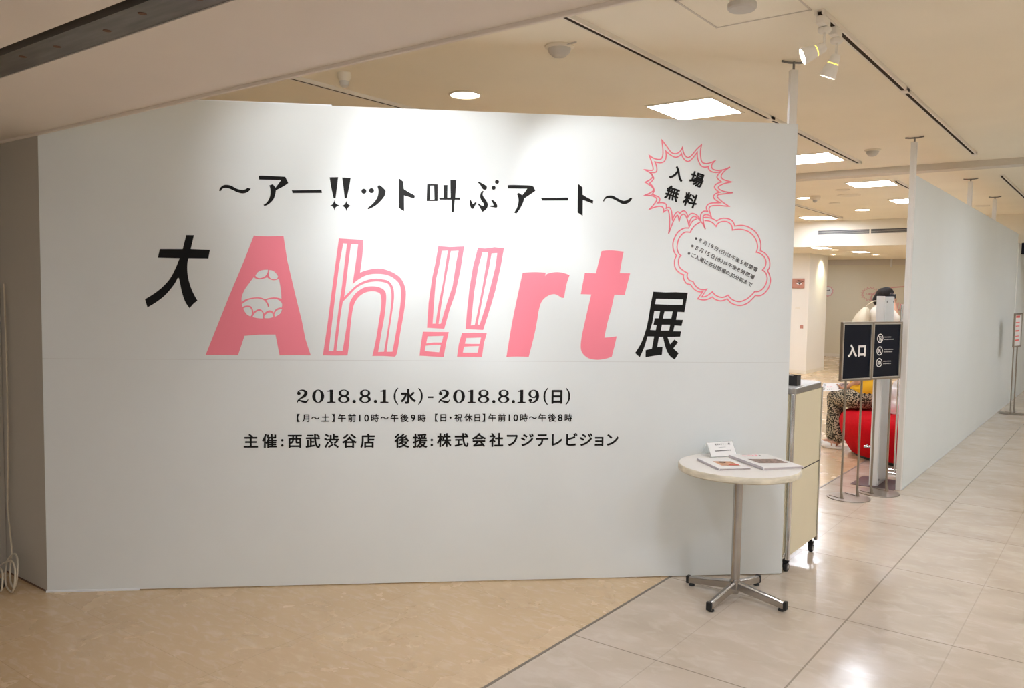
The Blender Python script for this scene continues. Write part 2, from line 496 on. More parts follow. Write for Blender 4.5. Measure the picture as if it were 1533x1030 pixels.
# outlines of the painted lettering in millimetres on the wall face: (along, up, corner flag)
LETTERS = {
 'subtitle': ((((879.2,2093.9,1),(885.9,2110.5,0),(901.2,2123.4,0),(918.7,2126.2,0),(940.4,2122.3,0),(966.6,2108.4,0),(992.8,2102,0),(1010.3,2105.2,0),(1021.3,2113.5,1),(1038.8,2110.4,1),(1027.8,2095.8,0),(1010.2,2086.4,0),(992.7,2084.6,0),(970.8,2089.8,0),(944.7,2101.5,0),(922.9,2109.8,0),(905.5,2109.3,0),(894.5,2103.2,0),(890.1,2094.2,1)),),
  (((1078.6,2176.9,1),(1105,2178.5,0),(1213,2176.4,1),(1228.4,2144.2,1),(1204.1,2126.8,0),(1165.1,2105.1,1),(1163.3,2090.7,0),(1155.3,2063.5,0),(1139.7,2042.9,0),(1122,2028.9,0),(1105.7,2022.7,1),(1102.2,2029.3,1),(1119.9,2042.4,0),(1133.2,2067.4,0),(1137.7,2094.4,0),(1135.6,2116.8,0),(1131.2,2129.2,1),(1148.9,2136.4,1),(1157.7,2126.4,0),(1162.5,2118.5,1),(1177.6,2138.2,0),(1191.8,2158.8,1),(1080.7,2157.7,1)),),
  (((1245.2,2110.9,1),(1252.7,2107.6,1),(1397.5,2113.9,1),(1400.2,2098.2,1),(1249.6,2093.1,1)),),
  (((1439.2,2180.4,1),(1483.1,2182.6,1),(1476.9,2127.3,0),(1469.8,2072.9,1),(1459.9,2072.6,1),(1448.2,2126.5,0)),),
  (((1464,2062.7,1),(1467.6,2050.2,0),(1476.6,2041.3,0),(1490.1,2036.3,1),(1476.6,2030,0),(1467.6,2020.7,0),(1464.5,2005.7,1),(1460.9,2020.5,0),(1452.8,2029.4,0),(1442,2033.6,1),(1452.8,2039.8,0),(1459.9,2050,0)),),
  (((1503.7,2181.4,1),(1547.8,2180,1),(1539.4,2129.1,0),(1527.3,2073.5,1),(1517,2073.2,1),(1511,2128.3,0)),),
  (((1525.5,2062.1,1),(1529.2,2049.5,0),(1538.2,2040.7,0),(1548.6,2035.1,1),(1538.2,2029.3,0),(1529.7,2019.1,0),(1526.1,2005,1),(1522.5,2019,0),(1513.9,2028.7,0),(1501.3,2032.9,1),(1513.9,2039.6,0),(1522,2049.3,0)),),
  (((1629.6,2113.6,0),(1627.9,2106.9,0),(1623.1,2102,0),(1616.6,2100,0),(1610,2101.6,0),(1605.2,2106.3,0),(1603.4,2112.8,0),(1605.2,2119.4,0),(1609.9,2124.4,0),(1616.5,2126.3,0),(1623,2124.8,0),(1627.9,2120.1,0)),),
  (((1669,2117.9,0),(1667.3,2111.2,0),(1662.5,2106.3,0),(1655.9,2104.3,0),(1649.4,2105.9,0),(1644.5,2110.6,0),(1642.8,2117.1,0),(1644.5,2123.7,0),(1649.3,2128.7,0),(1655.8,2130.6,0),(1662.4,2129.1,0),(1667.2,2124.4,0)),),
  (((1694.3,2149.5,1),(1713.4,2136.4,0),(1730.3,2118.7,1),(1725,2093.5,0),(1704.7,2065.6,0),(1677.5,2039.8,0),(1640.4,2019.3,1),(1634.5,2025,1),(1663.9,2050.8,0),(1684.2,2078.7,0),(1691.7,2106.2,0),(1690.7,2126.6,0),(1686.2,2137.9,1)),),
  (((1797.3,2183,1),(1801.8,2184.5,1),(1821.6,2169.1,1),(1825,2130.5,1),(1845.7,2117.4,1),(1883.4,2097.9,1),(1880.3,2081.8,1),(1845.8,2091.3,1),(1826.1,2097.2,1),(1827.1,2015.4,1),(1822.6,2015.3,1),(1799.6,2031.6,1),(1799,2136.6,1)),),
  (((1946.7,2160.8,1),(2002.8,2160.6,1),(2002.7,2072.1,1),(1944.7,2070.5,1)),((1963.8,2152.1,1),(1983.5,2152.7,1),(1986,2079.9,1),(1963,2079.3,1))),
  (((2032.4,2157.8,1),(2054.5,2158.4,1),(2054.3,2091.9,1),(2071.8,2092.4,1),(2069,2185.4,1),(2101.4,2185.5,1),(2095.9,2093,1),(2121.4,2093.7,1),(2120.1,2082.2,1),(2093.7,2081.9,1),(2088.4,2015.9,1),(2078.2,2015.7,1),(2076.6,2081.5,1),(2012.8,2079.7,1),(2009.5,2090.7,1),(2034.4,2091.3,1)),),
  (((2215.7,2175.5,1),(2222.7,2179.4,0),(2243.8,2169.4,0),(2261.6,2158.9,0),(2264.1,2148.4,0),(2259.1,2139.9,0),(2246.5,2140,0),(2237,2149.9,0),(2227.5,2165.8,0)),),
  (((2329.1,2183,0),(2327.7,2177.7,0),(2323.9,2173.7,0),(2318.5,2172.1,0),(2313.1,2173.4,0),(2309.1,2177.1,0),(2307.6,2182.4,0),(2309,2187.7,0),(2312.8,2191.7,0),(2318.2,2193.3,0),(2323.6,2192,0),(2327.6,2188.3,0)),),
  (((2311.3,2151.1,0),(2309.9,2145.8,0),(2306,2141.8,0),(2300.7,2140.2,0),(2295.3,2141.5,0),(2291.3,2145.2,0),(2289.8,2150.5,0),(2291.2,2155.8,0),(2295,2159.8,0),(2300.4,2161.4,0),(2305.8,2160.1,0),(2309.8,2156.4,0)),),
  (((2173.1,2081.3,1),(2179.6,2081.5,1),(2190.1,2060.1,1),(2205.3,2073,1),(2210.5,2068.5,1),(2198.7,2047.4,0),(2192.3,2035.7,1),(2182.5,2037.7,1),(2175.3,2056,0)),),
  (((2247.6,2129.5,1),(2241,2131.6,0),(2231.8,2119.8,0),(2229.3,2099,0),(2237.9,2078.4,0),(2248.8,2064.9,0),(2249,2054.3,1),(2235.9,2055.3,0),(2221.8,2065.5,1),(2217.2,2060.8,1),(2229,2043.6,0),(2240.1,2021.7,1),(2250.3,2025.6,0),(2266.4,2042.2,0),(2270.9,2060.8,0),(2263.6,2079.1,0),(2247,2101.8,0),(2242.1,2115.5,0)),),
  (((2287.9,2085.3,1),(2293.9,2087.8,1),(2310.5,2075.8,0),(2320,2062.1,0),(2321.2,2048.3,1),(2315.6,2044.9,1),(2283.7,2049.6,1),(2285,2055.7,1),(2301.4,2056.1,1),(2298.9,2066.2,0)),),
  (((2376.2,2166.8,1),(2403,2168.5,0),(2478.4,2169.3,0),(2506.7,2168.3,1),(2516.3,2162.6,1),(2526.6,2141,1),(2498.1,2120.3,0),(2466.3,2098.5,1),(2461,2077.5,0),(2445,2044.5,0),(2425.1,2016.2,1),(2413.2,2021.9,1),(2428.4,2048.8,0),(2435.9,2081.4,0),(2433.6,2104.6,0),(2426.3,2122,1),(2436.6,2127.4,1),(2455.6,2115.9,1),(2471.8,2135.8,0),(2482,2151.4,1),(2443.3,2150.3,1),(2376.5,2150.2,1)),),
  (((2555.6,2106.4,1),(2563.7,2104.3,1),(2704.1,2109.5,1),(2708.7,2094.2,1),(2564,2089.4,1)),),
  (((2758.1,2182,1),(2762.9,2183,1),(2783.3,2167.3,1),(2785.1,2127.6,1),(2807,2114.7,1),(2844.3,2097,1),(2841.8,2080.9,1),(2786.6,2100.1,1),(2787.5,2013.4,1),(2759.3,2031,1)),),
  (((2897.9,2094.6,1),(2903.3,2108.9,0),(2915.1,2122.3,0),(2931.9,2127,0),(2953.7,2125.7,0),(2983.1,2111,0),(3007.5,2101.4,0),(3026.9,2103.8,0),(3050.8,2119,1),(3059.7,2114.1,1),(3044.1,2093.9,0),(3022.5,2083.9,0),(3003.1,2084.8,0),(2978.6,2096.8,0),(2949.2,2110.1,0),(2925,2112.7,0),(2910.6,2106.7,0),(2903.7,2093.9,1)),),),
 'dai': ((((714,1863.7,1),(752.7,1863.8,1),(735.7,1792.3,1),(831.6,1790.3,1),(823.5,1746,1),(724.4,1745.3,1),(718.3,1715.9,0),(717.9,1675.9,0),(725.2,1627.8,0),(742.2,1575.8,0),(767.1,1527.8,1),(745.5,1509.4,0),(727.8,1487,1),(704.8,1522.9,0),(689.7,1571,0),(680.5,1619.1,0),(675,1643.8,1),(669.2,1642.9,1),(649.4,1606.5,0),(610.3,1557.8,0),(567.4,1521.1,0),(517.7,1489.1,1),(505.9,1531.5,1),(548.6,1558.9,0),(591.4,1593.6,0),(630.5,1638.3,0),(658.1,1690.8,0),(679.9,1744.4,1),(572,1745.1,1),(582.1,1789.2,1),(695.8,1791.5,1)),),),
 'A': ((((1053.6,1870,1),(1064.7,1866.2,1),(1123.9,1866.2,1),(1203.1,1869.3,1),(1221.3,1747.6,1),(1265.4,1555.1,1),(1295.2,1432.7,1),(1315.2,1330.2,1),(1342,1245.9,1),(1254.8,1246.7,1),(1181.4,1244.9,1),(1160.5,1354.8,1),(1075.6,1353.4,1),(1002.9,1346.6,1),(969.4,1244.3,1),(877.3,1245,1),(805.3,1244.6,1),(845.3,1346.6,1),(925.3,1550.2,1),(1005.1,1743.5,1)),((1059.6,1662,1),(1073.9,1682,0),(1094.7,1691.4,0),(1123.7,1694.1,1),(1119.8,1675.2,0),(1106.4,1658.2,0),(1082.6,1649.6,0),(1067.8,1653,0)),((1130.3,1692.1,1),(1148.1,1689.3,0),(1164.4,1675.9,0),(1174.7,1660.3,1),(1168.8,1648.6,0),(1153.9,1644.7,0),(1136,1649.6,0),(1128.7,1663.2,0),(1127.2,1678.3,0)),((1051.5,1654.3,1),(1064.8,1645.4,0),(1082.6,1642.9,0),(1100.4,1646.9,0),(1119.7,1654.5,1),(1133,1644.4,0),(1153.8,1639.5,0),(1179.2,1646.4,1),(1185,1615.4,0),(1189.4,1584.9,0),(1192.3,1542.2,1),(1174.4,1548.1,0),(1150.6,1549.9,0),(1126.7,1545.9,0),(1107.4,1539.5,1),(1088.1,1547.5,0),(1067.3,1549,0),(1040.7,1546.2,0),(1011,1538.2,0),(989.6,1522.7,1),(990.4,1551.6,0),(1005.4,1588.3,0),(1026.2,1618.9,0)),((990.2,1512.1,1),(1005,1522.9,0),(1025.8,1535.4,0),(1049.5,1541.2,0),(1070.3,1543,0),(1091,1539.3,0),(1105.9,1531.9,1),(1117.7,1513.7,0),(1123,1498.5,1),(1128.1,1500.1,1),(1126,1513.8,0),(1114.8,1534.4,1),(1135.6,1540.8,0),(1156.5,1542,0),(1174.4,1537.7,0),(1192.8,1522.4,1),(1195.2,1511.7,0),(1192.8,1496.4,1),(1180.2,1496.2,0),(1162.3,1487.4,0),(1151.8,1469.9,1),(1141.4,1478.9,0),(1128,1481.2,0),(1114.6,1475.5,0),(1102.6,1464.7,1),(1093.8,1479.8,0),(1078.9,1487.3,0),(1064.1,1482.5,0),(1049.2,1470.1,1),(1044.8,1488.4,0),(1036,1502,0),(1019.7,1505.4,0),(1004.9,1503.1,0),(993.6,1496.9,1)),((997.4,1489.3,1),(1010.8,1496.5,0),(1025.6,1497.9,0),(1036.8,1488.3,0),(1041.8,1471.6,0),(1038.7,1454.8,0),(1032.7,1448.6,1),(1013.6,1460.6,0),(1001.8,1478.7,0)),((1043.7,1445.7,1),(1055.1,1464.1,0),(1067,1474.9,0),(1080.4,1478.2,0),(1092.2,1472.2,0),(1096.6,1458.5,0),(1096.6,1438.6,1),(1069.8,1439.9,0)),((1104.9,1440.3,1),(1105.5,1452.5,0),(1117.5,1464.9,0),(1132.4,1470.2,0),(1144.3,1465.2,0),(1149.6,1446.9,1),(1129.3,1440.5,0)),((1157.7,1448.5,1),(1156.2,1462.3,0),(1163.7,1476.1,0),(1177.2,1485.5,0),(1194.5,1488.7,1),(1187.6,1468.8,0),(1174.1,1456.3,0))),),
 'h': ((((1487.7,1863.4,1),(1553.5,1860.8,0),(1615.6,1858.7,1),(1609.1,1772.1,0),(1597.9,1686.5,1),(1641.8,1702.3,0),(1702.9,1710.3,0),(1764.3,1692.8,0),(1812.3,1659.3,0),(1836.6,1604.6,0),(1837,1542.5,0),(1827.2,1466.3,0),(1810.7,1369.1,0),(1797.5,1278.7,0),(1788.7,1247.3,1),(1780.5,1241.7,1),(1725.6,1244.8,0),(1664.1,1244.5,1),(1684.1,1340.2,0),(1697.4,1430.2,0),(1709.3,1513.2,0),(1707,1568.2,0),(1689.9,1585.2,0),(1655.8,1589.5,0),(1615.2,1577.2,0),(1581.4,1545.8,0),(1561.2,1497.5,0),(1547.9,1394.2,0),(1542.7,1318.3,0),(1533.4,1247.1,1),(1473.8,1246,0),(1404.9,1247,1),(1426.4,1393,0),(1446.4,1550.8,0),(1469.8,1728.5,0)),((1509.9,1838.1,1),(1530,1837.2,1),(1523.4,1784,1),(1503.6,1613.2,1),(1486.9,1496.6,1),(1470.2,1359,1),(1460.2,1269.4,1),(1435.2,1269.2,1),(1453.3,1427.6,1),(1473.3,1599,1),(1489.9,1728.9,1)),((1550.2,1834.9,1),(1587.3,1835,1),(1575.4,1737.3,0),(1558.9,1624.3,1),(1594.6,1654.3,0),(1641.9,1677,0),(1696.2,1682,0),(1743.9,1675.3,0),(1785,1652,0),(1809.1,1617.9,0),(1812.9,1555.9,0),(1803.2,1466,0),(1786.7,1361.9,0),(1770.1,1268.1,1),(1739.2,1267.8,1),(1752.3,1375.5,0),(1765.5,1465.5,0),(1776.6,1555.4,0),(1771.5,1610.5,0),(1747.5,1644.5,0),(1710,1654.2,0),(1675.9,1657,0),(1628.5,1646,0),(1581.2,1621.2,0),(1544.1,1586.4,0),(1515.1,1557.2,1),(1523.8,1613.5,0),(1535,1716.1,0)),((1508.4,1531.1,1),(1540.8,1565.8,0),(1581.2,1607.5,0),(1628.5,1632.3,0),(1676,1641.9,0),(1716.8,1639.2,0),(1747.6,1627.3,0),(1761.4,1589.7,0),(1761.8,1527.6,0),(1748.7,1417,0),(1725.5,1267.8,1),(1694.7,1266.2,1),(1711.3,1368.2,0),(1727.9,1465.1,0),(1735.7,1554.9,0),(1727.3,1592.6,0),(1696.5,1611.4,0),(1655.7,1615.5,0),(1615.1,1606.7,0),(1574.5,1576.6,0),(1547.6,1535.1,0),(1540.9,1497.2,0),(1527.6,1394,0),(1507.6,1271.1,1),(1475.1,1270.9,1),(1487.1,1373,0),(1497.1,1462.4,0))),),
 'bang1': ((((2008.3,1833.8,1),(2072.2,1830.7,1),(2146.5,1835.4,1),(2128,1707.1,1),(2100.5,1578.3,1),(2075.5,1507.3,1),(2044.5,1394.1,1),(1952.8,1398.4,1),(1959.9,1531.5,1),(1977.9,1666.2,1),(1996.3,1755.9,1)),((2027.7,1809.4,1),(2059.6,1811.3,1),(2050.6,1750.5,1),(2035.7,1641.5,1),(2014.3,1532.2,1),(1997.4,1420.7,1),(1982,1420.6,1),(1991.5,1576.8,1),(1997.2,1653.7,1),(2018.7,1749.9,1)),((2075.6,1809.7,1),(2117.2,1812.5,1),(2105.1,1751.5,1),(2087.2,1623.1,1),(2056,1526.3,1),(2026.2,1421,1),(2014.1,1419.6,1),(2027.2,1519.5,1),(2048.4,1654.5,1),(2060.5,1718.7,1))),
  (((1931.2,1376.9,1),(1999.7,1376.3,1),(2069.1,1376.3,1),(2054.9,1313.5,1),(2042.8,1240.9,1),(1914.3,1247.9,1),(1921.5,1312.4,1)),((1956.3,1352.7,1),(2040.4,1355.4,1),(2032.3,1319.8,1),(1987.4,1319.4,1),(1949,1313.9,1)),((1945.9,1301.7,1),(1987.5,1306.5,1),(2027.3,1306.8,1),(2018.7,1266.6,1),(1981.4,1269.6,1),(1941,1272.6,1))),),
 'bang2': ((((2219.9,1828.7,1),(2258.6,1826.3,1),(2310.3,1834.4,1),(2360.9,1830.3,1),(2344.1,1730.3,1),(2316.7,1600.9,1),(2295,1523,1),(2254.5,1389.7,1),(2159.2,1393.3,1),(2165.9,1489.1,1),(2177.4,1611.6,1),(2195.3,1727.6,1)),((2244.7,1805.5,1),(2275.1,1806.1,1),(2266.2,1741.7,1),(2248.3,1625.6,1),(2224.1,1489.8,1),(2208.8,1416.5,1),(2187.5,1413.7,1),(2194.8,1502.3,1),(2203.4,1592.7,1),(2224.4,1728.1,1)),((2294.5,1801.3,1),(2324.9,1803.9,1),(2315,1723.3,1),(2284.3,1593.9,1),(2259.7,1496.7,1),(2234.7,1416.8,1),(2223.7,1418.6,1),(2243,1528.8,1),(2267.3,1658.1,1),(2282.5,1729.2,1))),
  (((2140.1,1371.1,1),(2206.1,1374.4,1),(2274.3,1371.7,1),(2258.7,1315.1,1),(2249.9,1243.4,1),(2115,1243.9,1),(2123.9,1314,1)),((2164.3,1345.5,1),(2243.4,1348.7,1),(2236,1313.6,1),(2193.8,1313.3,1),(2156.3,1314.3,1)),((2151.9,1298,1),(2187.5,1300.2,1),(2232.9,1301.9,1),(2225.6,1266.1,1),(2181.4,1265.8,1),(2145.8,1265.5,1))),),
 'r': ((((2464.3,1701.3,1),(2531.1,1705.6,0),(2590.6,1703.5,1),(2587.1,1683.9,1),(2601.6,1698.6,0),(2646.3,1707.6,0),(2684.9,1704.5,0),(2721.8,1692.5,1),(2705.5,1640.3,0),(2693.9,1569,1),(2681.1,1568.8,1),(2655,1584.3,0),(2635.7,1588.5,0),(2603.7,1578.5,0),(2572.2,1549.6,0),(2556.9,1505,0),(2548.3,1447.8,0),(2533.7,1365,0),(2504.9,1245,1),(2442.7,1246.5,0),(2382.7,1244.3,1),(2408.3,1414.6,0),(2431.8,1541.3,0)),),),
 't': ((((2895.6,1825.6,1),(2947.4,1830.5,0),(3019.3,1824.9,1),(3010.6,1779,0),(3000.5,1708.7,1),(3058.1,1708.4,1),(3046.2,1658.4,0),(3030.2,1589.1,1),(2972.6,1590.2,1),(2958,1516.4,0),(2937,1432.9,0),(2922.5,1353.7,1),(2951.8,1355.9,0),(2991,1361.4,1),(2982.2,1317.6,0),(2966.1,1248.5,1),(2928.4,1236.6,0),(2882.7,1231.2,0),(2836.8,1239.3,0),(2803.7,1264.8,0),(2792,1296.8,0),(2795.3,1354.6,0),(2812.9,1444.3,0),(2843.6,1589.6,1),(2785.9,1590.7,1),(2795.7,1648,0),(2806.1,1706.6,1),(2867.1,1705.1,1),(2880.7,1763.8,0)),),),
 'ten': ((((3191.4,1610.2,1),(3259,1607.1,1),(3318.3,1609.2,1),(3387.6,1606.9,1),(3379.4,1554.4,0),(3371.2,1498.6,1),(3332,1500.2,1),(3324.7,1456.7,1),(3364.4,1455.9,1),(3356.8,1422.7,1),(3317.2,1424.8,1),(3310.8,1392.5,1),(3355.1,1392.1,1),(3350.9,1362.6,1),(3278.6,1359.9,1),(3294.6,1319.9,1),(3319.4,1347,1),(3339,1330.6,1),(3313.5,1297.2,1),(3345,1270.4,1),(3323.4,1235,1),(3294.3,1255.6,0),(3276.4,1284.5,0),(3262.7,1321.7,0),(3253.1,1360.9,1),(3229.8,1359.5,1),(3221.6,1303.6,1),(3252.5,1305.9,1),(3249.4,1261.5,1),(3205.1,1255,0),(3156.6,1246.4,1),(3156.4,1286.6,1),(3191.3,1294.3,1),(3202.2,1361.7,1),(3165,1362.2,1),(3148.8,1304.3,0),(3124.1,1246.2,1),(3096.9,1270,1),(3131.3,1328.9,0),(3154.8,1399.2,0),(3166,1452.9,0),(3180.3,1551.7,0)),((3208.5,1571.4,1),(3361.9,1569.8,1),(3358.5,1539.7,1),(3286.3,1538.8,1),(3202.9,1541.8,1)),((3199.7,1502.7,1),(3232.3,1503.1,1),(3226.1,1463.9,1),(3203.7,1463.6,1),(3196.3,1427.3,1),(3215.3,1425.8,1),(3210.6,1396.9,1),(3178.8,1398.6,1),(3189.7,1436.7,1)),((3257.7,1501.3,1),(3304.3,1501.9,1),(3296.9,1463.4,1),(3249.1,1462.1,1)),((3244.9,1428.2,1),(3291.6,1428.3,1),(3286.9,1396.4,1),(3239.4,1395.1,1))),),
}
BUBBLES = {
 'burst': (((3216.6,2435.4,1),(3244.8,2402.4,0),(3273,2369.3,0),(3300.5,2364.9,0),(3322,2378.8,0),(3334,2401.2,1),(3341.5,2368.9,0),(3361.4,2346.9,0),(3383.1,2354.5,0),(3415,2392.4,0),(3440.7,2417,1),(3436,2372.1,0),(3444.5,2327.5,0),(3466.9,2316.1,0),(3494.4,2321.2,0),(3521.7,2333.7,1),(3503,2310.9,0),(3506.5,2289.8,0),(3534.4,2281.2,0),(3573.1,2286.6,0),(3607.1,2302,1),(3573.5,2276,0),(3557.7,2249,0),(3574.9,2231,0),(3619.8,2220.6,1),(3575.6,2209.8,0),(3545.6,2193,0),(3548.8,2179.8,0),(3577,2167.3,0),(3627.3,2161.8,1),(3577.4,2154,0),(3544.3,2147.8,0),(3541.9,2134.4,0),(3567.7,2111.2,0),(3610.3,2085.6,1),(3551.7,2089.4,0),(3507.4,2085.6,0),(3495,2072,0),(3500.1,2050.8,0),(3510.4,2023.4,1),(3492.3,2035.7,0),(3472.8,2036.8,0),(3462.6,2025.9,0),(3465.9,1991.4,0),(3477,1957,1),(3457.6,1991.2,0),(3431.9,2017.2,0),(3409.5,2025.6,0),(3390.7,2008.2,0),(3381.7,1976,1),(3376,1999.8,0),(3362.4,2028.7,0),(3348.4,2036.3,0),(3335,2025.4,0),(3326.5,1996,1),(3316.7,2030.2,0),(3299.7,2008.6,0),(3284.2,1971.1,0),(3268.9,1928.2,1),(3273.2,1970.8,0),(3271.9,2018.5,0),(3262.7,2055.4,0),(3249,2054,0),(3235.5,2044.1,1),(3237.8,2060,0),(3229.3,2073,0),(3210,2076.2,0),(3182.9,2069.2,0),(3155.9,2057.9,1),(3177.1,2079.6,0),(3195.5,2106.4,0),(3192.4,2122.2,0),(3164.8,2133,0),(3126.6,2133.5,1),(3159,2147.6,0),(3177.6,2163.9,0),(3166.2,2182,0),(3130.2,2204.6,1),(3159.7,2221.3,0),(3170.2,2237.3,0),(3161.6,2252.8,0),(3123,2272.6,1),(3155.8,2269.5,0),(3172,2274.2,0),(3165.7,2305.4,0),(3148.2,2351,1),(3175.8,2334.6,0),(3208.6,2330.4,0),(3221.9,2344,0),(3224.8,2375.5,0)),
  ((3240.1,2377.1,1),(3267.9,2356,0),(3295.6,2344.8,0),(3317.3,2352.3,0),(3329,2365.9,1),(3339.5,2342.6,0),(3362,2324.9,0),(3383.7,2333.5,0),(3418.2,2376.7,1),(3422.1,2340,0),(3439.6,2306.2,0),(3462,2296.4,0),(3485.6,2302.4,1),(3484.4,2289.2,0),(3501.4,2273.8,0),(3529.3,2269.4,0),(3557.9,2276.6,1),(3540.7,2259.1,0),(3535.7,2240.4,0),(3561.4,2218.9,1),(3531.3,2205.8,0),(3521.8,2189.6,0),(3532.3,2174,0),(3553.8,2161.3,1),(3527.4,2152.6,0),(3518,2136.4,0),(3528.5,2120.7,0),(3559.6,2104,1),(3506.9,2101.5,0),(3485,2090.3,0),(3478.9,2074.2,0),(3487.2,2055.8,1),(3463.9,2055.2,0),(3448.9,2038.9,0),(3447.6,2009.6,1),(3425.8,2033,0),(3403.5,2042,0),(3387,2037.3,0),(3375.3,2022.7,1),(3364.7,2047.4,0),(3347.9,2054.9,0),(3329,2040.1,1),(3315,2048.8,0),(3299.1,2029.8,0),(3287.7,2003,1),(3282,2050.6,0),(3270.5,2070.4,0),(3251.4,2066.7,1),(3250.8,2086.8,0),(3231.4,2095.8,0),(3201.4,2093.4,1),(3213.6,2106.9,0),(3211.5,2122.7,0),(3192.1,2132.7,0),(3170.1,2140,1),(3180.5,2158.7,0),(3174.5,2179.6,0),(3154.9,2200.1,1),(3170.8,2216.3,0),(3175.8,2232.3,0),(3153.3,2257.8,1),(3188.6,2261.5,0),(3192.4,2285.3,0),(3181.7,2316.4,1),(3214.5,2312.2,0),(3236.1,2323.4,0),(3243.5,2349.9,0)),),
 'cloud': (((3426,2013.1,1),(3400.7,1997.7,0),(3381.8,1961.5,1),(3350.5,1958,0),(3317.1,1932.5,0),(3295.7,1882.5,0),(3299.8,1838.6,0),(3317.8,1808.6,1),(3307.1,1783.6,0),(3311,1745,0),(3334.7,1717.8,0),(3360.7,1706.1,1),(3361.3,1685,0),(3376.4,1660.3,0),(3400.7,1653.5,1),(3423.3,1627.7,0),(3446.7,1614.2,0),(3472.6,1613.5,1),(3445,1574.1,1),(3488.4,1569.1,0),(3528.3,1585.8,1),(3552,1570,0),(3581.1,1564.8,0),(3614.4,1576.4,1),(3645.5,1550,0),(3692.4,1540.5,0),(3732.8,1554,0),(3761.1,1579.6,0),(3778,1597.8,1),(3813.1,1600,0),(3847.1,1631.4,0),(3861.9,1676.5,0),(3856,1710.1,0),(3842.1,1736.7,1),(3854.1,1760.4,0),(3849.8,1799.5,0),(3828.2,1829.8,0),(3797.3,1845.9,1),(3796.7,1893.3,0),(3771.7,1942.8,0),(3729.9,1972.4,0),(3688.9,1983.6,0),(3645.7,1978.7,1),(3630.3,2006,0),(3601,2019.1,0),(3566.5,2018.2,0),(3539.9,2003.8,1),(3520.6,2014.3,0),(3491.6,2021.9,0),(3465.8,2021.3,1)),
  ((3446.6,1996,1),(3412.9,1973.2,0),(3391.1,1938.6,1),(3356.9,1936.1,0),(3329.3,1905.3,0),(3319.1,1861,0),(3325.8,1828.1,0),(3342.3,1810.2,1),(3329.7,1789.5,0),(3333.7,1750.9,0),(3357.2,1729.2,0),(3383.4,1715.9,1),(3381.1,1696.4,0),(3393.1,1677.2,0),(3414.5,1670.4,1),(3434.4,1641.8,0),(3463.6,1625.6,0),(3495.2,1628.8,1),(3467.7,1585.5,1),(3493.5,1589.8,0),(3527.4,1613.7,1),(3551.2,1593.4,0),(3586.3,1583.9,0),(3618.9,1597.2,1),(3644.7,1572.4,0),(3685.8,1561.7,0),(3726.2,1576.3,0),(3754.6,1599.1,0),(3772.6,1619,1),(3800.5,1622.3,0),(3828.9,1647.9,0),(3842.1,1687.4,0),(3835.1,1720.9,0),(3813.9,1740.1,1),(3830.5,1765.6,0),(3829.3,1799.1,0),(3805,1826.6,0),(3774.2,1837.1,1),(3779.9,1876.2,0),(3760.8,1920.3,0),(3724.9,1950.1,0),(3678.1,1961.7,0),(3632,1956.2,1),(3625.3,1983.7,0),(3601.6,2000.9,0),(3572.7,2001.8,0),(3550,1993,0),(3537.9,1974.5,1),(3515.4,1994.9,0),(3492.2,2003.7,0),(3470.4,2003.8,1)),),
}
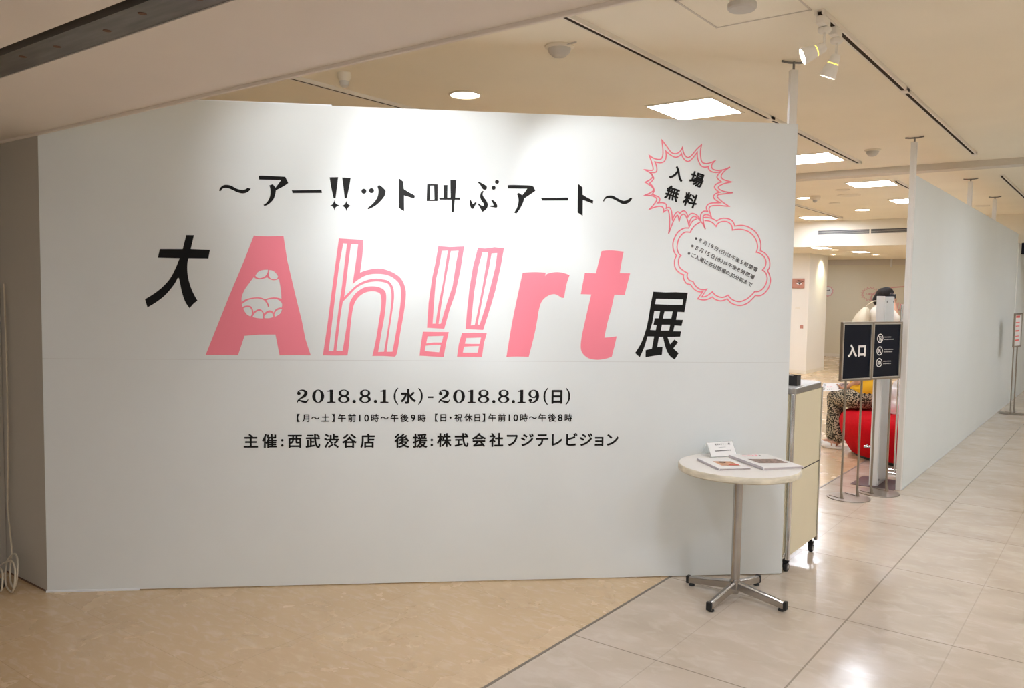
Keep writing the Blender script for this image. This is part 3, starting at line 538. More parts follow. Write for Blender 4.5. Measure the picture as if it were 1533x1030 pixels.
# rows of type: (character, along, up, em size, tilt in degrees), millimetres on the wall face
TYPE = {
 'date': (('2',1299.9,1027.7,69.8,0),
  ('0',1380.6,1027.8,70,0),
  ('1',1449.6,1027.8,70.1,0),
  ('8',1514.8,1027.9,70.2,0),
  ('.',1569.1,1027.9,70.3,0),
  ('8',1626.6,1027.9,70.4,0),
  ('.',1681.8,1028,70.5,0),
  ('1',1728.5,1028,70.6,0),
  ('(',1791.6,1028,70.7,0),
  ('水',1855.9,1028.1,70.8,0),
  (')',1919.4,1028.1,70.9,0),
  ('-',1974.9,1028.2,71,0),
  ('2',2047.9,1027.4,71.2,0),
  ('0',2127.6,1027.5,71.3,0),
  ('1',2196.2,1027.5,71.4,0),
  ('8',2260.9,1027.6,71.5,0),
  ('.',2317.2,1027.6,71.6,0),
  ('8',2370.7,1027.6,71.7,0),
  ('.',2424.5,1027.7,71.8,0),
  ('1',2469.7,1027.7,71.9,0),
  ('9',2536,1027.7,72,0),
  ('(',2603.9,1027.8,72.1,0),
  ('日',2664.8,1027.8,72.3,0),
  (')',2724.4,1027.9,72.4,0)),
 'hours': (('【',1277.3,911.5,42.1,0),
  ('月',1316.2,911.4,42.2,0),
  ('〜',1366.1,911.3,42.2,0),
  ('土',1418.1,911.2,42.3,0),
  ('】',1459.7,911.1,42.3,0),
  ('午',1504.9,911,42.4,0),
  ('前',1557.8,910.9,42.5,0),
  ('1',1599.2,910.8,42.5,0),
  ('0',1635.2,910.7,42.5,0),
  ('時',1679.3,910.6,42.6,0),
  ('〜',1730.1,910.5,42.6,0),
  ('午',1782.6,910.4,42.7,0),
  ('後',1836.2,910.2,42.8,0),
  ('9',1882.3,910.1,42.8,0),
  ('時',1929.6,910,42.9,0),
  ('【',2006.7,911.5,42.9,0),
  ('日',2044,911.4,43,0),
  ('・',2082.9,911.3,43,0),
  ('祝',2125.3,911.3,43.1,0),
  ('休',2179.9,911.1,43.1,0),
  ('日',2228.2,911,43.2,0),
  ('】',2263.8,910.9,43.2,0),
  ('午',2310.2,910.8,43.3,0),
  ('前',2362.4,910.7,43.3,0),
  ('1',2403.3,910.6,43.4,0),
  ('0',2439.2,910.5,43.4,0),
  ('時',2483.8,910.4,43.5,0),
  ('〜',2533.6,910.3,43.5,0),
  ('午',2585,910.2,43.6,0),
  ('後',2639.4,910.1,43.6,0),
  ('8',2685.2,910,43.7,0),
  ('時',2731.1,909.9,43.7,0)),
 'sponsor': (('主',1032.3,791,74.8,0),
  ('催',1127.7,790.7,75,0),
  (':',1194,790.5,75.1,0),
  ('西',1259,790.3,75.2,0),
  ('武',1353.4,790,75.4,0),
  ('渋',1450.4,789.7,75.6,0),
  ('谷',1544.9,789.5,75.8,0),
  ('店',1640.7,789.2,76,0),
  ('後',1823.1,788.6,76.3,0),
  ('援',1920.2,788.3,76.5,0),
  (':',1983.2,788.1,76.6,0),
  ('株',2050.2,790.7,74.9,0),
  ('式',2144.3,790.5,75.1,0),
  ('会',2238.9,790.3,75.3,0),
  ('社',2333.3,790.1,75.5,0),
  ('フ',2421.6,790,75.6,0),
  ('ジ',2504.5,789.8,75.8,0),
  ('テ',2586.4,789.6,75.9,0),
  ('レ',2669.2,789.4,76.1,0),
  ('ビ',2751.7,789.3,76.3,0),
  ('ジ',2832.3,789.1,76.4,0),
  ('ョ',2905.2,788.9,76.5,0),
  ('ン',2981.2,788.8,76.7,0)),
 'free': (('入',3309.1,2257.4,75.9,-17),
  ('場',3419.9,2229,76.2,-17),
  ('無',3284.7,2148.5,76.1,-17),
  ('料',3387.5,2114.3,76.4,-17)),
 'note': (('※',3426.3,1906.2,25.6,-25.1),
  ('8',3450.3,1894.9,25.7,-25.1),
  ('月',3477,1882.5,25.7,-25.1),
  ('1',3501.4,1871,25.7,-25.1),
  ('9',3518.4,1863.1,25.7,-25.1),
  ('日',3543.7,1851.2,25.8,-25.1),
  ('(',3565.6,1841,25.8,-25.1),
  ('日',3581.4,1833.5,25.8,-25.1),
  (')',3597.7,1825.9,25.8,-25.1),
  ('は',3616.7,1817,25.8,-25.1),
  ('午',3643.2,1804.6,25.9,-25.1),
  ('後',3667.9,1793,25.9,-25.1),
  ('5',3691.5,1782,25.9,-25.1),
  ('時',3718.2,1769.5,25.9,-25.1),
  ('閉',3744.9,1757,25.9,-25.1),
  ('場',3771,1744.8,26,-25.1),
  ('※',3406.2,1864.8,25.7,-25),
  ('8',3431.3,1853.1,25.7,-25),
  ('月',3457.5,1840.9,25.7,-25),
  ('1',3482,1829.5,25.7,-25),
  ('5',3498.2,1822,25.7,-25),
  ('日',3525.3,1809.4,25.8,-25),
  ('(',3545.3,1800,25.8,-25),
  ('水',3561.5,1792.5,25.8,-25),
  (')',3578.2,1784.7,25.8,-25),
  ('は',3600.2,1774.5,25.8,-25),
  ('午',3625.6,1762.7,25.9,-25),
  ('後',3651.4,1750.6,25.9,-25),
  ('8',3675,1739.6,25.9,-25),
  ('時',3701.6,1727.2,25.9,-25),
  ('閉',3728.4,1714.8,26,-25),
  ('場',3755.1,1702.3,26,-25),
  ('※',3387.8,1823.5,25.7,-24.5),
  ('ご',3412.5,1812.2,25.7,-24.5),
  ('入',3435.8,1801.6,25.7,-24.5),
  ('場',3462.1,1789.6,25.7,-24.5),
  ('は',3487.7,1777.9,25.8,-24.5),
  ('各',3513.6,1766.1,25.8,-24.5),
  ('日',3537.4,1755.2,25.8,-24.5),
  ('閉',3562,1744,25.8,-24.5),
  ('場',3588.5,1731.9,25.9,-24.5),
  ('の',3613.1,1720.7,25.9,-24.5),
  ('3',3634,1711.1,25.9,-24.5),
  ('0',3648.1,1704.7,25.9,-24.5),
  ('分',3668.2,1695.5,25.9,-24.5),
  ('前',3693,1684.2,26,-24.5),
  ('ま',3717.8,1672.9,26,-24.5),
  ('で',3745.3,1660.3,26,-24.5)),
}

# ------------------------------------------------------------------ the setting
CEIL = 2.9          # main ceiling
SOF = 2.357         # lower ceiling over the walkway in front
LOWC = 2.46         # lower ceiling at the far end of the hall
XL, XR, YN, YF = -9.0, 3.6, -4.0, 22.6

fl = MB()
fl.face([fl.bm.verts.new(p) for p in ((XL, YN, 0), (-2.02, YN, 0), (-2.02, YF, 0), (XL, YF, 0))], 0)
fl.face([fl.bm.verts.new(p) for p in ((-2.02, YN, 0), (XR, YN, 0), (XR, YF, 0), (-2.02, YF, 0))], 1)
floor = struct(fl.build('floor', [M['floor_tan'], M['floor_grey']]))
struct(box_obj('trim_1', -2.027, -2.013, YN, YF, -.002, .0012, mat('grey floor seam', (.20, .17, .13), .5)))

struct(box_obj('ceiling', XL, XR, 1.912, 14.82, CEIL, CEIL+.05, M['ceiling']))
struct(box_obj('ceiling_soffit', XL, XR, 1.336, 1.912, SOF, CEIL+.05, M['soffit']))
struct(box_obj('ceiling_soffit', XL, XR, YN, 1.168, SOF, CEIL+.05, M['soffit']))
struct(box_obj('trim_2', XL, XR, 1.900, 1.916, SOF-.012, SOF+.03, M['soffit'], bevel=.004))
sh = MB().box(XL, XR, 1.212, 1.336, SOF+.004, SOF+.03)
rail = struct(sh.build('trim_3', M['metal_dark']))
st = MB()
for sx in (-1.45, -1.62, -1.80, -2.02, -2.26, -2.50, -2.80, -3.02):
    st.lathe([(.012, -.0006), (.012, .0006)], (sx, 1.272 + .015*sin(sx*9), SOF+.0035), 12)
st.build('rust_spots', M['rust'], rail)
struct(box_obj('trim_4', XL, XR, 1.168, 1.214, SOF+.06, SOF+.12, M['void']))
struct(box_obj('ceiling_beam', XL, XR, 8.93, 9.11, CEIL-.062, CEIL, M['beam']))
struct(box_obj('wall_lintel', XL, XR, 14.82, 14.90, LOWC, CEIL+.05, M['wall_cream']))
struct(box_obj('ceiling_far', XL, XR, 14.90, 20.2, LOWC, LOWC+.05, M['ceiling']))
struct(box_obj('ceiling_recess', XL, XR, 20.2, YF+.1, 2.62, 2.67, M['ceiling']))
struct(box_obj('trim_5', XL, XR, 20.16, 20.2, LOWC+.05, 2.62, M['beam']))
struct(box_obj('wall_back', XL, XR, YF, YF+.1, 0, 2.62, M['wall_far']))
struct(box_obj('trim_6', XL, -1.6, YF-.03, YF, 2.42, 2.62, M['beam']))
struct(box_obj('baseboard_back', XL, -1.6, YF-.012, YF, 0, .075, M['wall_cream']))
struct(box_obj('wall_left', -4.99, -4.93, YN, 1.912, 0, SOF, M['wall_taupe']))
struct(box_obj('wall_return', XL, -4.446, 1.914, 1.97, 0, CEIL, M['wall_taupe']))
struct(box_obj('baseboard_return', -4.93, -4.45, 1.910, 1.914, 0, .007, M['wood_dark']))
struct(box_obj('wall_hall', XL-.1, XL, 1.914, YF, 0, CEIL, M['wall_cream']))
struct(box_obj('wall_right', XR, XR+.1, YN, YF, 0, CEIL, M['wall_cream']))
struct(box_obj('wall_corridor', -1.527, -1.467, 14.90, 17.4, 0, LOWC, M['partition']))
# square pillar in the hall
col = MB().box(-7.4, -5.30, 17.05, 18.27, 0, LOWC)
struct(col.build('wall_pillar', M['wall_white']))
struct(MB().box(-7.4, -5.294, 17.044, 18.276, 0, .07).build('baseboard_pillar', M['wall_cream']))

# ------------------------------------------------------------------ big title wall
WALL = thing('exhibition_wall', 'large white exhibition title wall with pink and black lettering', 'display wall', (-4.439, 1.912, 0), radians(43.4))
WL = 3.990
box_obj('panel', 0, WL, 0, .02, .006, 1.2195, M['sign_wall'], WALL)
box_obj('panel', 0, WL, 0, .02, 1.2215, 2.55, M['sign_wall'], WALL)
box_obj('seam_backing', .003, WL-.003, .0012, .018, 1.219, 1.222, M['seam'], WALL)
box_obj('base_strip', -.006, .46, -.004, .0, 0, .010, M['edge_white'], WALL, label='short pale plastic strip along the foot of the wall at its left end')
box_obj('top_strip', .72, 1.45, .002, .02, 2.55, 2.556, M['edge_white'], WALL)
pst = box_obj('post', 3.944, 3.988, .012, .042, 0, 2.848, M['post_white'], WALL, bevel=.003)
def ceiling_bracket(x, y, z, parent, ang=0.0):
    m = MB().tube([(x, y, z), (x, y, CEIL-.006)], .007, 8)
    c, s = cos(ang), sin(ang)
    m.tube([(x-.07*c, y-.07*s, CEIL-.006), (x-.03*c, y-.03*s, CEIL-.012), (x+.03*c, y+.03*s, CEIL-.012), (x+.07*c, y+.07*s, CEIL-.006)], .006, 6)
    return m.build('ceiling_bracket', M['bracket'], parent, smooth=True)
ceiling_bracket(3.966, .027, 2.848, pst)
box_obj('post', .01, .056, .022, .06, 0, 2.548, M['post_white'], WALL, bevel=.003)

WP = lambda lift=.0008: plane((0, -lift, 0), (1, 0, 0), (0, 0, 1))
def letters(key, s=.001, sub=4):
    fl_ = Flat()
    for shape in LETTERS[key]:
        V, F = fill_contours([smooth_path([(x*s, y*s, c) for x, y, c in cont], True, sub) for cont in shape])
        fl_.add(V, F)
    return fl_
TITLE = {k: letters(k) for k in LETTERS}
TITLE['subtitle'].build('subtitle_lettering', M['black'], WALL, WP(), 'black hand-cut subtitle lettering across the top')
for k, nm, m_, lb in (('dai', 'title_character', 'black', 'black hand-cut character at the left of the title'),
                      ('A', 'title_letter', 'pink', 'pink letter A with an open mouth cut out of it'),
                      ('h', 'title_letter', 'pink', 'pink outlined letter h'),
                      ('bang1', 'title_letter', 'pink', 'first pink outlined exclamation mark'),
                      ('bang2', 'title_letter', 'pink', 'second pink outlined exclamation mark'),
                      ('r', 'title_letter', 'pink', 'solid pink letter r'),
                      ('t', 'title_letter', 'pink', 'solid pink letter t'),
                      ('ten', 'title_character', 'black', 'black hand-cut character at the right of the title')):
    TITLE[k].build(nm, M[m_], WALL, WP(), lb)

# bold old-style figures of the date row, drawn at unit height
def ell(cx, cy, rx, ry, n=28): return [(cx+rx*cos(2*pi*i/n), cy+ry*sin(2*pi*i/n)) for i in range(n)]
def vstroke(pts, sub=5):
    P = smooth_path([(x, y, 1 if i in (0, len(pts)-1) else 0) for i, (x, y, w) in enumerate(pts)], False, sub)
    Wd = []
    for (x, y, w), (x2, y2, w2) in zip(pts, pts[1:]): Wd += [w+(w2-w)*k/sub for k in range(sub)]
    Wd.append(pts[-1][2])
    Wd = Wd[:len(P)] + [Wd[-1]]*(len(P)-len(Wd))
    a, b = [], []
    for i, p in enumerate(P):
        q0, q1 = P[max(0, i-1)], P[min(len(P)-1, i+1)]
        dx, dy = q1[0]-q0[0], q1[1]-q0[1]; l = hypot(dx, dy) or 1
        a.append((p[0]-dy/l*Wd[i]/2, p[1]+dx/l*Wd[i]/2)); b.append((p[0]+dy/l*Wd[i]/2, p[1]-dx/l*Wd[i]/2))
    n = len(P)
    return a+b, [(i, n+i, n+i+1, i+1) for i in range(n-1)]
def figure_shapes(ch):
    S = []
    def fc(*c): S.append(fill_contours(list(c)))
    if ch == '0': fc(ell(0, .5, .45, .51), ell(0, .5, .205, .445))
    elif ch == '1':
        fc([(-.31, 0), (.31, 0), (.31, .075), (.115, .10), (.115, 1.0), (-.09, 1.0), (-.16, .945), (-.30, .92), (-.30, .85), (-.115, .85), (-.115, .10), (-.31, .075)])
    elif ch == '8':
        fc(ell(0, .735, .39, .275), ell(.01, .765, .205, .185)); fc(ell(0, .27, .435, .28), ell(-.01, .255, .235, .2))
    elif ch == '2':
        S.append(vstroke([(-.36, .70, .06), (-.31, .86, .07), (-.12, .965, .07), (.10, .93, .14), (.24, .76, .25), (.14, .54, .22), (-.10, .37, .13), (-.32, .20, .09), (-.40, .02, .08)]))
        S.append(vstroke([(-.38, .13, .03), (-.22, .17, .10), (.02, .10, .17), (.24, .07, .15), (.36, .16, .08), (.42, .30, .04)]))
        fc(ell(-.28, .72, .135, .125))
    elif ch == '9':
        fc(ell(-.01, .69, .40, .32), ell(-.03, .70, .185, .255))
        S.append(vstroke([(.29, .72, .20), (.30, .45, .22), (.20, .19, .17), (-.02, .045, .08), (-.22, .04, .07), (-.33, .16, .06)]))
        fc(ell(-.25, .20, .135, .125))
    elif ch == '.': fc(ell(0, .10, .125, .125, 18))
    elif ch == '-': fc([(-.21, .36), (.21, .36), (.21, .49), (-.21, .49)])
    elif ch in '()':
        V, F = vstroke([(.13, 1.13, .07), (-.07, .83, .12), (-.12, .5, .15), (-.07, .17, .12), (.13, -.13, .07)])
        S.append((V, F) if ch == '(' else ([(-x, y) for x, y in V], F))
    return S
_figs = {}
dt = Flat()
for ch, u, v, em, rot in TYPE['date']:
    u, v, em = u/1000, v/1000, em/1000
    if ord(ch) > 255:
        V, F = glyph(ch, .032); dt.add(V, F, em*1.16, u, v)
    else:
        if ch not in _figs: _figs[ch] = figure_shapes(ch)
        for V, F in _figs[ch]: dt.add(V, F, em, u, v-.5*em)
dt.build('date_lettering', M['black'], WALL, WP(), 'bold black date row')
def type_row(key, weight, scale=1.0):
    f_ = Flat()
    for ch, u, v, em, rot in TYPE[key]:
        V, F = glyph(ch, weight); f_.add(V, F, em/1000*scale*(1.16 if ch.isdigit() else 1), u/1000, v/1000, radians(rot))
    return f_
type_row('hours', .020, 1.05).build('hours_lettering', M['black'], WALL, WP(), 'small row of opening hours')
type_row('sponsor', .024, 1.05).build('organiser_lettering', M['black'], WALL, WP(), 'row of black type naming the organisers')
for key, nm, lb in (('burst', 'burst_bubble', 'pink spiky speech bubble outline'), ('cloud', 'cloud_bubble', 'pink cloud-shaped speech bubble outline')):
    f_ = Flat()
    for ln in BUBBLES[key]:
        cl = key == 'burst'
        V, F = ribbon(smooth_path([(x/1000, y/1000, c) for x, y, c in ln], cl, 5), .0068, cl)
        f_.add(V, F)
    bo = f_.build(nm, M['pink_line'], WALL, WP(.0012))
    bo['label'] = lb
    if key == 'burst': type_row('free', .034, 1.05).build('bubble_lettering', M['black'], bo, WP(.001))
    else: type_row('note', .016, 1.04).build('bubble_lettering', M['print_grey'], bo, WP(.001))

# ------------------------------------------------------------------ corridor partition
part = thing('partition_wall', 'long blank pale grey partition wall running down the walkway', 'partition', (-1.497, 7.33, 0))
box_obj('panel', -.008, .03, .056, 7.45, 0, 2.59, M['partition'], part)
for yy, ztop in ((0.0, CEIL-.045), (2.86, CEIL-.035), (4.81, CEIL-.035)):
    z0 = 0 if yy == 0 else 2.59
    p_ = box_obj('post', -.012, .03, yy, yy+.055, z0, ztop, M['post_white'], part, bevel=.004)
    ceiling_bracket(.01, yy+.027, ztop, p_)
box_obj('foot_strip', .03, .034, .03, 7.45, 0, .008, M['seam'], part)

# ------------------------------------------------------------------ ceiling fittings
def ceiling_light(x0, x1, y0, y1, z, label, group, lamp='panel_glow'):
    cx, cy = (x0+x1)/2, (y0+y1)/2; a, b = (x1-x0)/2, (y1-y0)/2
    t = thing('ceiling_light', label, 'ceiling light', (cx, cy, z), 0, group)
    f_ = MB(); w = .018
    f_.box(-a-w, a+w, -b-w, -b, -.008, 0).box(-a-w, a+w, b, b+w, -.008, 0).box(-a-w, -a, -b, b, -.008, 0).box(a, a+w, -b, b, -.008, 0)
    f_.build('frame', M['plastic_cream'], t)
    box_obj('diffuser', -a, a, -b, b, -.004, -.001, M[lamp], t)
    return t
G1 = 'square ceiling lights'
ceiling_light(-2.77, -2.30, 5.20, 5.73, CEIL, 'square ceiling light just above the title wall', G1)
ceiling_light(-2.77, -2.28, 7.74, 8.26, CEIL, 'square ceiling light beside the right edge of the title wall, before the ceiling beam', G1)
ceiling_light(-2.71, -2.26, 9.93, 10.38, CEIL, 'square ceiling light just beyond the ceiling beam', G1)
ceiling_light(-2.69, -2.28, 11.92, 12.45, CEIL, 'square ceiling light cut off by the partition edge', G1)
ceiling_light(-4.52, -4.05, 13.87, 14.40, CEIL, 'square ceiling light nearest the white lintel', G1)
ceiling_light(-4.665, -4.405, 15.02, 15.42, LOWC, 'square light in the low ceiling just behind the lintel, above the white pillar', G1)
ceiling_light(-4.40, -4.15, 16.62, 17.05, LOWC, 'square light in the middle of the low far ceiling', G1)
G2 = 'added square fill lights over the rest of the floor, out of view'  # unseen lamps added to brighten floor, partition and title wall
for x, y in ((-4.9, 7.9), (-4.9, 10.8), (-7.2, 9.0), (-7.2, 14.0), (-.30, 2.55), (1.6, 2.9), (.35, 6.4), (.35, 9.6), (1.5, 12.4), (.9, 14.2), (2.4, 5.8), (2.4, 9.0)):
    ceiling_light(x-.24, x+.24, y-.24, y+.24, CEIL, 'added square light brightening the floor beside the title wall, unseen', G2)
G3 = 'added square fill lights behind the viewer'  # extra lamps put in behind the camera to lift the foreground
for x, y in ((-.6, -.6), (1.9, -.6), (-.6, -2.6), (1.9, -2.6)):
    ceiling_light(x-.24, x+.24, y-.24, y+.24, SOF, 'added square fill light behind the viewer, unseen', G3, 'fill_glow')
G4 = 'added square fill lights at the far end, hidden behind pillar and partition'  # hidden lamps added to brighten the pillar and far hall
for x, y in ((-6.1, 15.7), (-6.2, 20.9), (-3.0, 18.4), (-2.6, 21.2), (.8, 18.5)):
    ceiling_light(x-.22, x+.22, y-.22, y+.22, 2.62 if y > 20.2 else LOWC, 'added square light brightening the far end of the hall, hidden from view', G4)

def downlight(x, y, z, r, label, glowing=True):
    t = thing('downlight', label, 'ceiling light', (x, y, z), 0, 'round downlights')
    MB().lathe([(r*1.16, 0), (r*1.16, -.004), (r*1.05, -.010), (r, -.006), (r, 0)], n=36, cap=False).build('trim_ring', M['plastic_cream'], t, auto=35)
    MB().lathe([(r, -.003), (r*.02, -.003)], n=36).build('lens', M['down_glow' if glowing else 'plastic_grey'], t)
    return t
downlight(-3.615, 4.245, CEIL, .095, 'large round downlight shining just above the middle of the title wall')
downlight(-3.58, 11.17, CEIL, .09, 'round downlight half hidden by a sprinkler head beyond the ceiling beam')
downlight(-3.33, 13.12, CEIL, .10, 'round downlight between the ceiling beam and the white lintel')
downlight(-4.48, 15.85, LOWC, .07, 'small round downlight in the low ceiling behind the pillar light')
downlight(-4.27, 17.95, LOWC, .07, 'small round downlight farthest back in the low ceiling')

def track(x, y0, y1, label, z=CEIL, gap=None, blk=None):
    t = thing('lighting_track', label, 'lighting track', (x, y0, z), 0, 'lighting tracks on the ceiling')
    L_ = y1-y0
    r = MB(); w, h = .022, .022
    r.box(-w, -.011, 0, L_, -h, 0).box(.011, w, 0, L_, -h, 0).box(-.011, .011, 0, L_, -.006, 0)
    r.build('rail', M['track_white'], t)
    box_obj('slot', -.011, .011, .02, L_-.05, -.0205, -.006, M['track_slot'], t)
    box_obj('end_cap', -w, w, L_-.05, L_, -h-.002, 0, M['track_white'], t)
    if gap: box_obj('joiner', -w, w, gap-.04, gap+.04, -h-.002, -.0005, M['track_white'], t)
    return t
TX = -2.19
track(-4.20, 1.98, 5.2, 'lighting track above the left part of the title wall')
track(TX, 1.95, 8.45, 'lighting track passing over the title wall beside the big square light', gap=4.05)
track(-1.21, 3.89, 8.45, 'lighting track carrying the two spotlights', gap=1.75)
track(TX, 9.98, 13.0, 'short lighting track vanishing behind the partition post')
track(-1.18, 10.1, 13.9, 'lighting track beyond the beam at the right edge of the picture')
track(-3.93, 9.3, 14.2, 'lighting track near the white lintel, left of the far square light')

def spotlight(x, y, aim, label, stem=.10, watts=SPOT_WATTS, size=62, blend=.75, hidden=None):
    """track spot: adapter on the rail, stem, tilting bell-shaped head; the beam starts at its lens"""
    z = CEIL-.022
    t = thing('track_spotlight', label, 'spotlight', (x, y, z), 0, 'track spotlights over the title wall')
    ad = MB().box(-.019, .019, -.05, .05, -.038, 0).lathe([(.026, -.062), (.030, -.050), (.030, -.038)], (0, .025, 0), 20)
    ad.build('adapter', M['lamp_body'], t, bevel=.004)
    jz = -.06-stem
    MB().tube([(0, .025, -.06), (0, .025, jz)], .006, 10).ball((0, .025, jz), .010, 10).build('stem', M['lamp_body'], t, smooth=True)
    piv = Vector((0, .025, jz))
    d = (Vector(aim) - (Vector((x, y, z))+piv)).normalized()
    b0 = piv + d*(-.009)
    hd = MB().lathe([(.013, -.009), (.020, -.002), (.0235, .007), (.026, .034)], piv, 28, axis=d)
    hd.lathe([(.0275, .039), (.033, .058), (.038, .086), (.040, .102), (.037, .102), (.034, .084), (.024, .042)], piv, 28, axis=d, cap=False)
    sh_ = hd.build('shade', M['lamp_body'], t, auto=40)
    MB().lathe([(.0255, .034), (.0272, .0365), (.0262, .039)], piv, 28, axis=d, cap=False).build('vent_slots', M['vent_glow'], sh_)
    MB().lathe([(.0365, .097), (.002, .097)], piv, 28, axis=d).build('lens', M['spot_glow'], sh_)
    ld = bpy.data.lights.new('spot_beam', 'SPOT')
    ld.energy = watts; ld.spot_size = radians(size); ld.spot_blend = blend; ld.color = (.97, 1.0, 1.04); ld.shadow_soft_size = .04
    lo = bpy.data.objects.new('spot_beam', ld); COL.objects.link(lo)
    lo.parent = t
    lo.location = piv + d*.106
    lo.rotation_euler = d.to_track_quat('-Z', 'Y').to_euler()
    return t
def on_wall(u, z): return (-4.439+u*cos(radians(43.4)), 1.912+u*sin(radians(43.4)), z)
spotlight(-1.21, 3.955, on_wall(1.25, 1.7), 'first track spotlight, pointing left across the title wall', stem=.068, watts=13)
spotlight(-1.21, 4.15, on_wall(3.42, 1.0), 'second track spotlight, tilted steeply down at the title wall', stem=.062, watts=10)
GH = 'track spotlight hidden above the walkway ceiling edge, aimed at the title wall'
for y, u, z, sz, w_ in ((2.00, 1.50, 2.25, 58, 48), (2.12, 2.2, .5, 95, 52), (2.24, 2.05, 2.08, 62, 49), (2.36, 2.50, 1.62, 36, 34), (2.48, 1.95, 1.35, 44, 18), (2.60, 2.95, 2.12, 50, 46)):
    spotlight(TX, y, on_wall(u, z), GH, stem=.02, watts=w_, size=sz)

def sprinkler(x, y, label, r=.045, z=CEIL):
    t = thing('fire_sprinkler', label, 'sprinkler', (x, y, z), 0, 'sprinkler heads')
    MB().lathe([(r, 0), (r, -.03), (r*.82, -.042), (r*.78, -.05)], n=24).build('cup', M['plastic_cream'], t, auto=35)
    MB().lathe([(.03, -.05), (.026, -.075), (.012, -.085)], n=16).build('head', M['plastic_grey'], t, auto=35)
    return t
sprinkler(-3.88, 3.43, 'small cup-shaped sprinkler head near the lighting track on the left', .042)
sprinkler(-3.40, 11.05, 'sprinkler head beside the far downlight', .07)
def smoke_detector(x, y, label, r=.075):
    t = thing('smoke_detector', label, 'smoke detector', (x, y, CEIL), 0, 'smoke detectors')
    MB().lathe([(r*1.25, 0), (r*1.25, -.008), (r*1.05, -.016)], n=30).build('base_ring', M['plastic_cream'], t, auto=35)
    MB().lathe([(r, -.016), (r*.9, -.035), (r*.55, -.055), (r*.2, -.06)], n=30).build('dome', M['plastic_grey'], t, auto=50)
    return t
sd = smoke_detector(-2.50, 3.70, 'domed smoke detector with a small tag, left of the long lighting track', .062)
box_obj('tag', .05, .125, -.03, -.026, -.012, -.004, M['plastic_grey'], sd)
smoke_detector(-1.92, 7.82, 'small smoke detector alone on the ceiling before the beam', .055)
t = thing('ceiling_speaker', 'drum-shaped grey fitting hanging at the top edge of the picture', 'ceiling fitting', (-1.43, 3.53, CEIL))
MB().lathe([(.055, 0), (.055, -.035)], n=32).build('collar', M['plastic_cream'], t, auto=35)
MB().lathe([(.062, -.035), (.062, -.055), (.056, -.062), (.02, -.064)], n=32).build('drum', M['plastic_grey'], t, auto=35)
hatch = MB()
for a in ((-1.700, -1.690, 3.42, 3.88), (-1.700, -1.24, 3.872, 3.880), (-1.248, -1.24, 3.42, 3.88), (-1.700, -1.24, 3.42, 3.428)):
    hatch.box(a[0], a[1], a[2], a[3], CEIL-.003, CEIL)
tag(hatch.build('access_hatch', M['beam']), 'square access hatch outline in the ceiling beside the spotlights', 'ceiling hatch')
def vent_disc(x, y, r, label):
    tag(MB().lathe([(r, 0), (r, -.006), (r*.8, -.012), (r*.1, -.012)], (x, y, CEIL), 24).build('ceiling_disc', M['plastic_cream'], auto=30), label, 'ceiling fitting', 'ceiling discs')
vent_disc(-2.92, 10.55, .085, 'pale ceiling disc left of the light beyond the beam')
vent_disc(-3.00, 11.14, .14, 'wider pale ceiling disc left of the light beyond the beam')
vent_disc(-3.42, 12.0, .075, 'small pale ceiling disc above the far downlight')
vent_disc(-1.78, 13.3, .10, 'pale ceiling disc seen above the partition between two posts')

t = thing('air_grille', 'long dark air conditioning slot in the white lintel', 'air vent', (-3.0, 14.82, 2.70))
gr = box_obj('louvre', -1.48, .45, -.006, 0, -.035, .035, M['grille'], t)
f_ = MB()
for k in range(3): f_.box(-1.48, .45, -.010, -.005, -.022+.018*k, -.018+.018*k)
f_.build('blade', M['plastic_grey'], t)
for x in (-.62, .27): box_obj('divider', x-.012, x+.012, -.012, 0, -.037, .037, M['plastic_cream'], t)
f_ = MB().box(-1.50, 0.47, -.008, 0, .035, .043).box(-1.50, 0.47, -.008, 0, -.043, -.035).box(-1.50, -1.48, -.008, 0, -.043, .043)
f_.build('frame', M['wall_cream'], t)

# pillar wash lamp
t = thing('pillar_spotlight', 'recessed spot washing the side of the white pillar', 'spotlight', (-5.06, 17.80, LOWC))
MB().lathe([(.06, 0), (.06, -.006), (.05, -.006)], n=20, cap=False).build('trim_ring', M['plastic_cream'], t)
MB().lathe([(.05, -.002), (.002, -.002)], n=20).build('lens', M['down_glow'], t)
ld = bpy.data.lights.new('wash_beam', 'SPOT'); ld.energy = 40; ld.spot_size = radians(95); ld.spot_blend = 1.0; ld.shadow_soft_size = .04; ld.color = (1, .95, .62)
lo = bpy.data.objects.new('wash_beam', ld); COL.objects.link(lo); lo.parent = t; lo.location = (0, 0, -.012)
lo.rotation_euler = Vector((-.42, .02, -.9)).to_track_quat('-Z', 'Y').to_euler()

# ------------------------------------------------------------------ cafe table and what lies on it
TB = Vector((-1.611, 4.135, 0)); TZ = .712
tb = thing('pedestal_table', 'round white pedestal table with chrome four-legged base', 'table', TB, radians(-7))
R_ = .313
MB().lathe([(R_-.008, TZ-.036), (R_, TZ-.030), (R_, TZ-.006), (R_-.004, TZ-.001), (R_-.006, TZ-.0005)], n=72).build('edge_band', M['table_edge'], tb, auto=40)
MB().lathe([(R_-.006, TZ-.004), (R_-.006, TZ)], n=72).build('tabletop', M['table_top'], tb)
MB().lathe([(.024, .075), (.024, TZ-.036)], n=28).build('column', M['chrome'], tb, auto=40)
MB().lathe([(.09, TZ-.044), (.09, TZ-.036)], n=28).build('mounting_plate', M['rubber'], tb)
MB().lathe([(.017, .022), (.020, .03), (.028, .072), (.028, .10), (.0245, .102)], n=24).build('hub', M['chrome'], tb, auto=40)
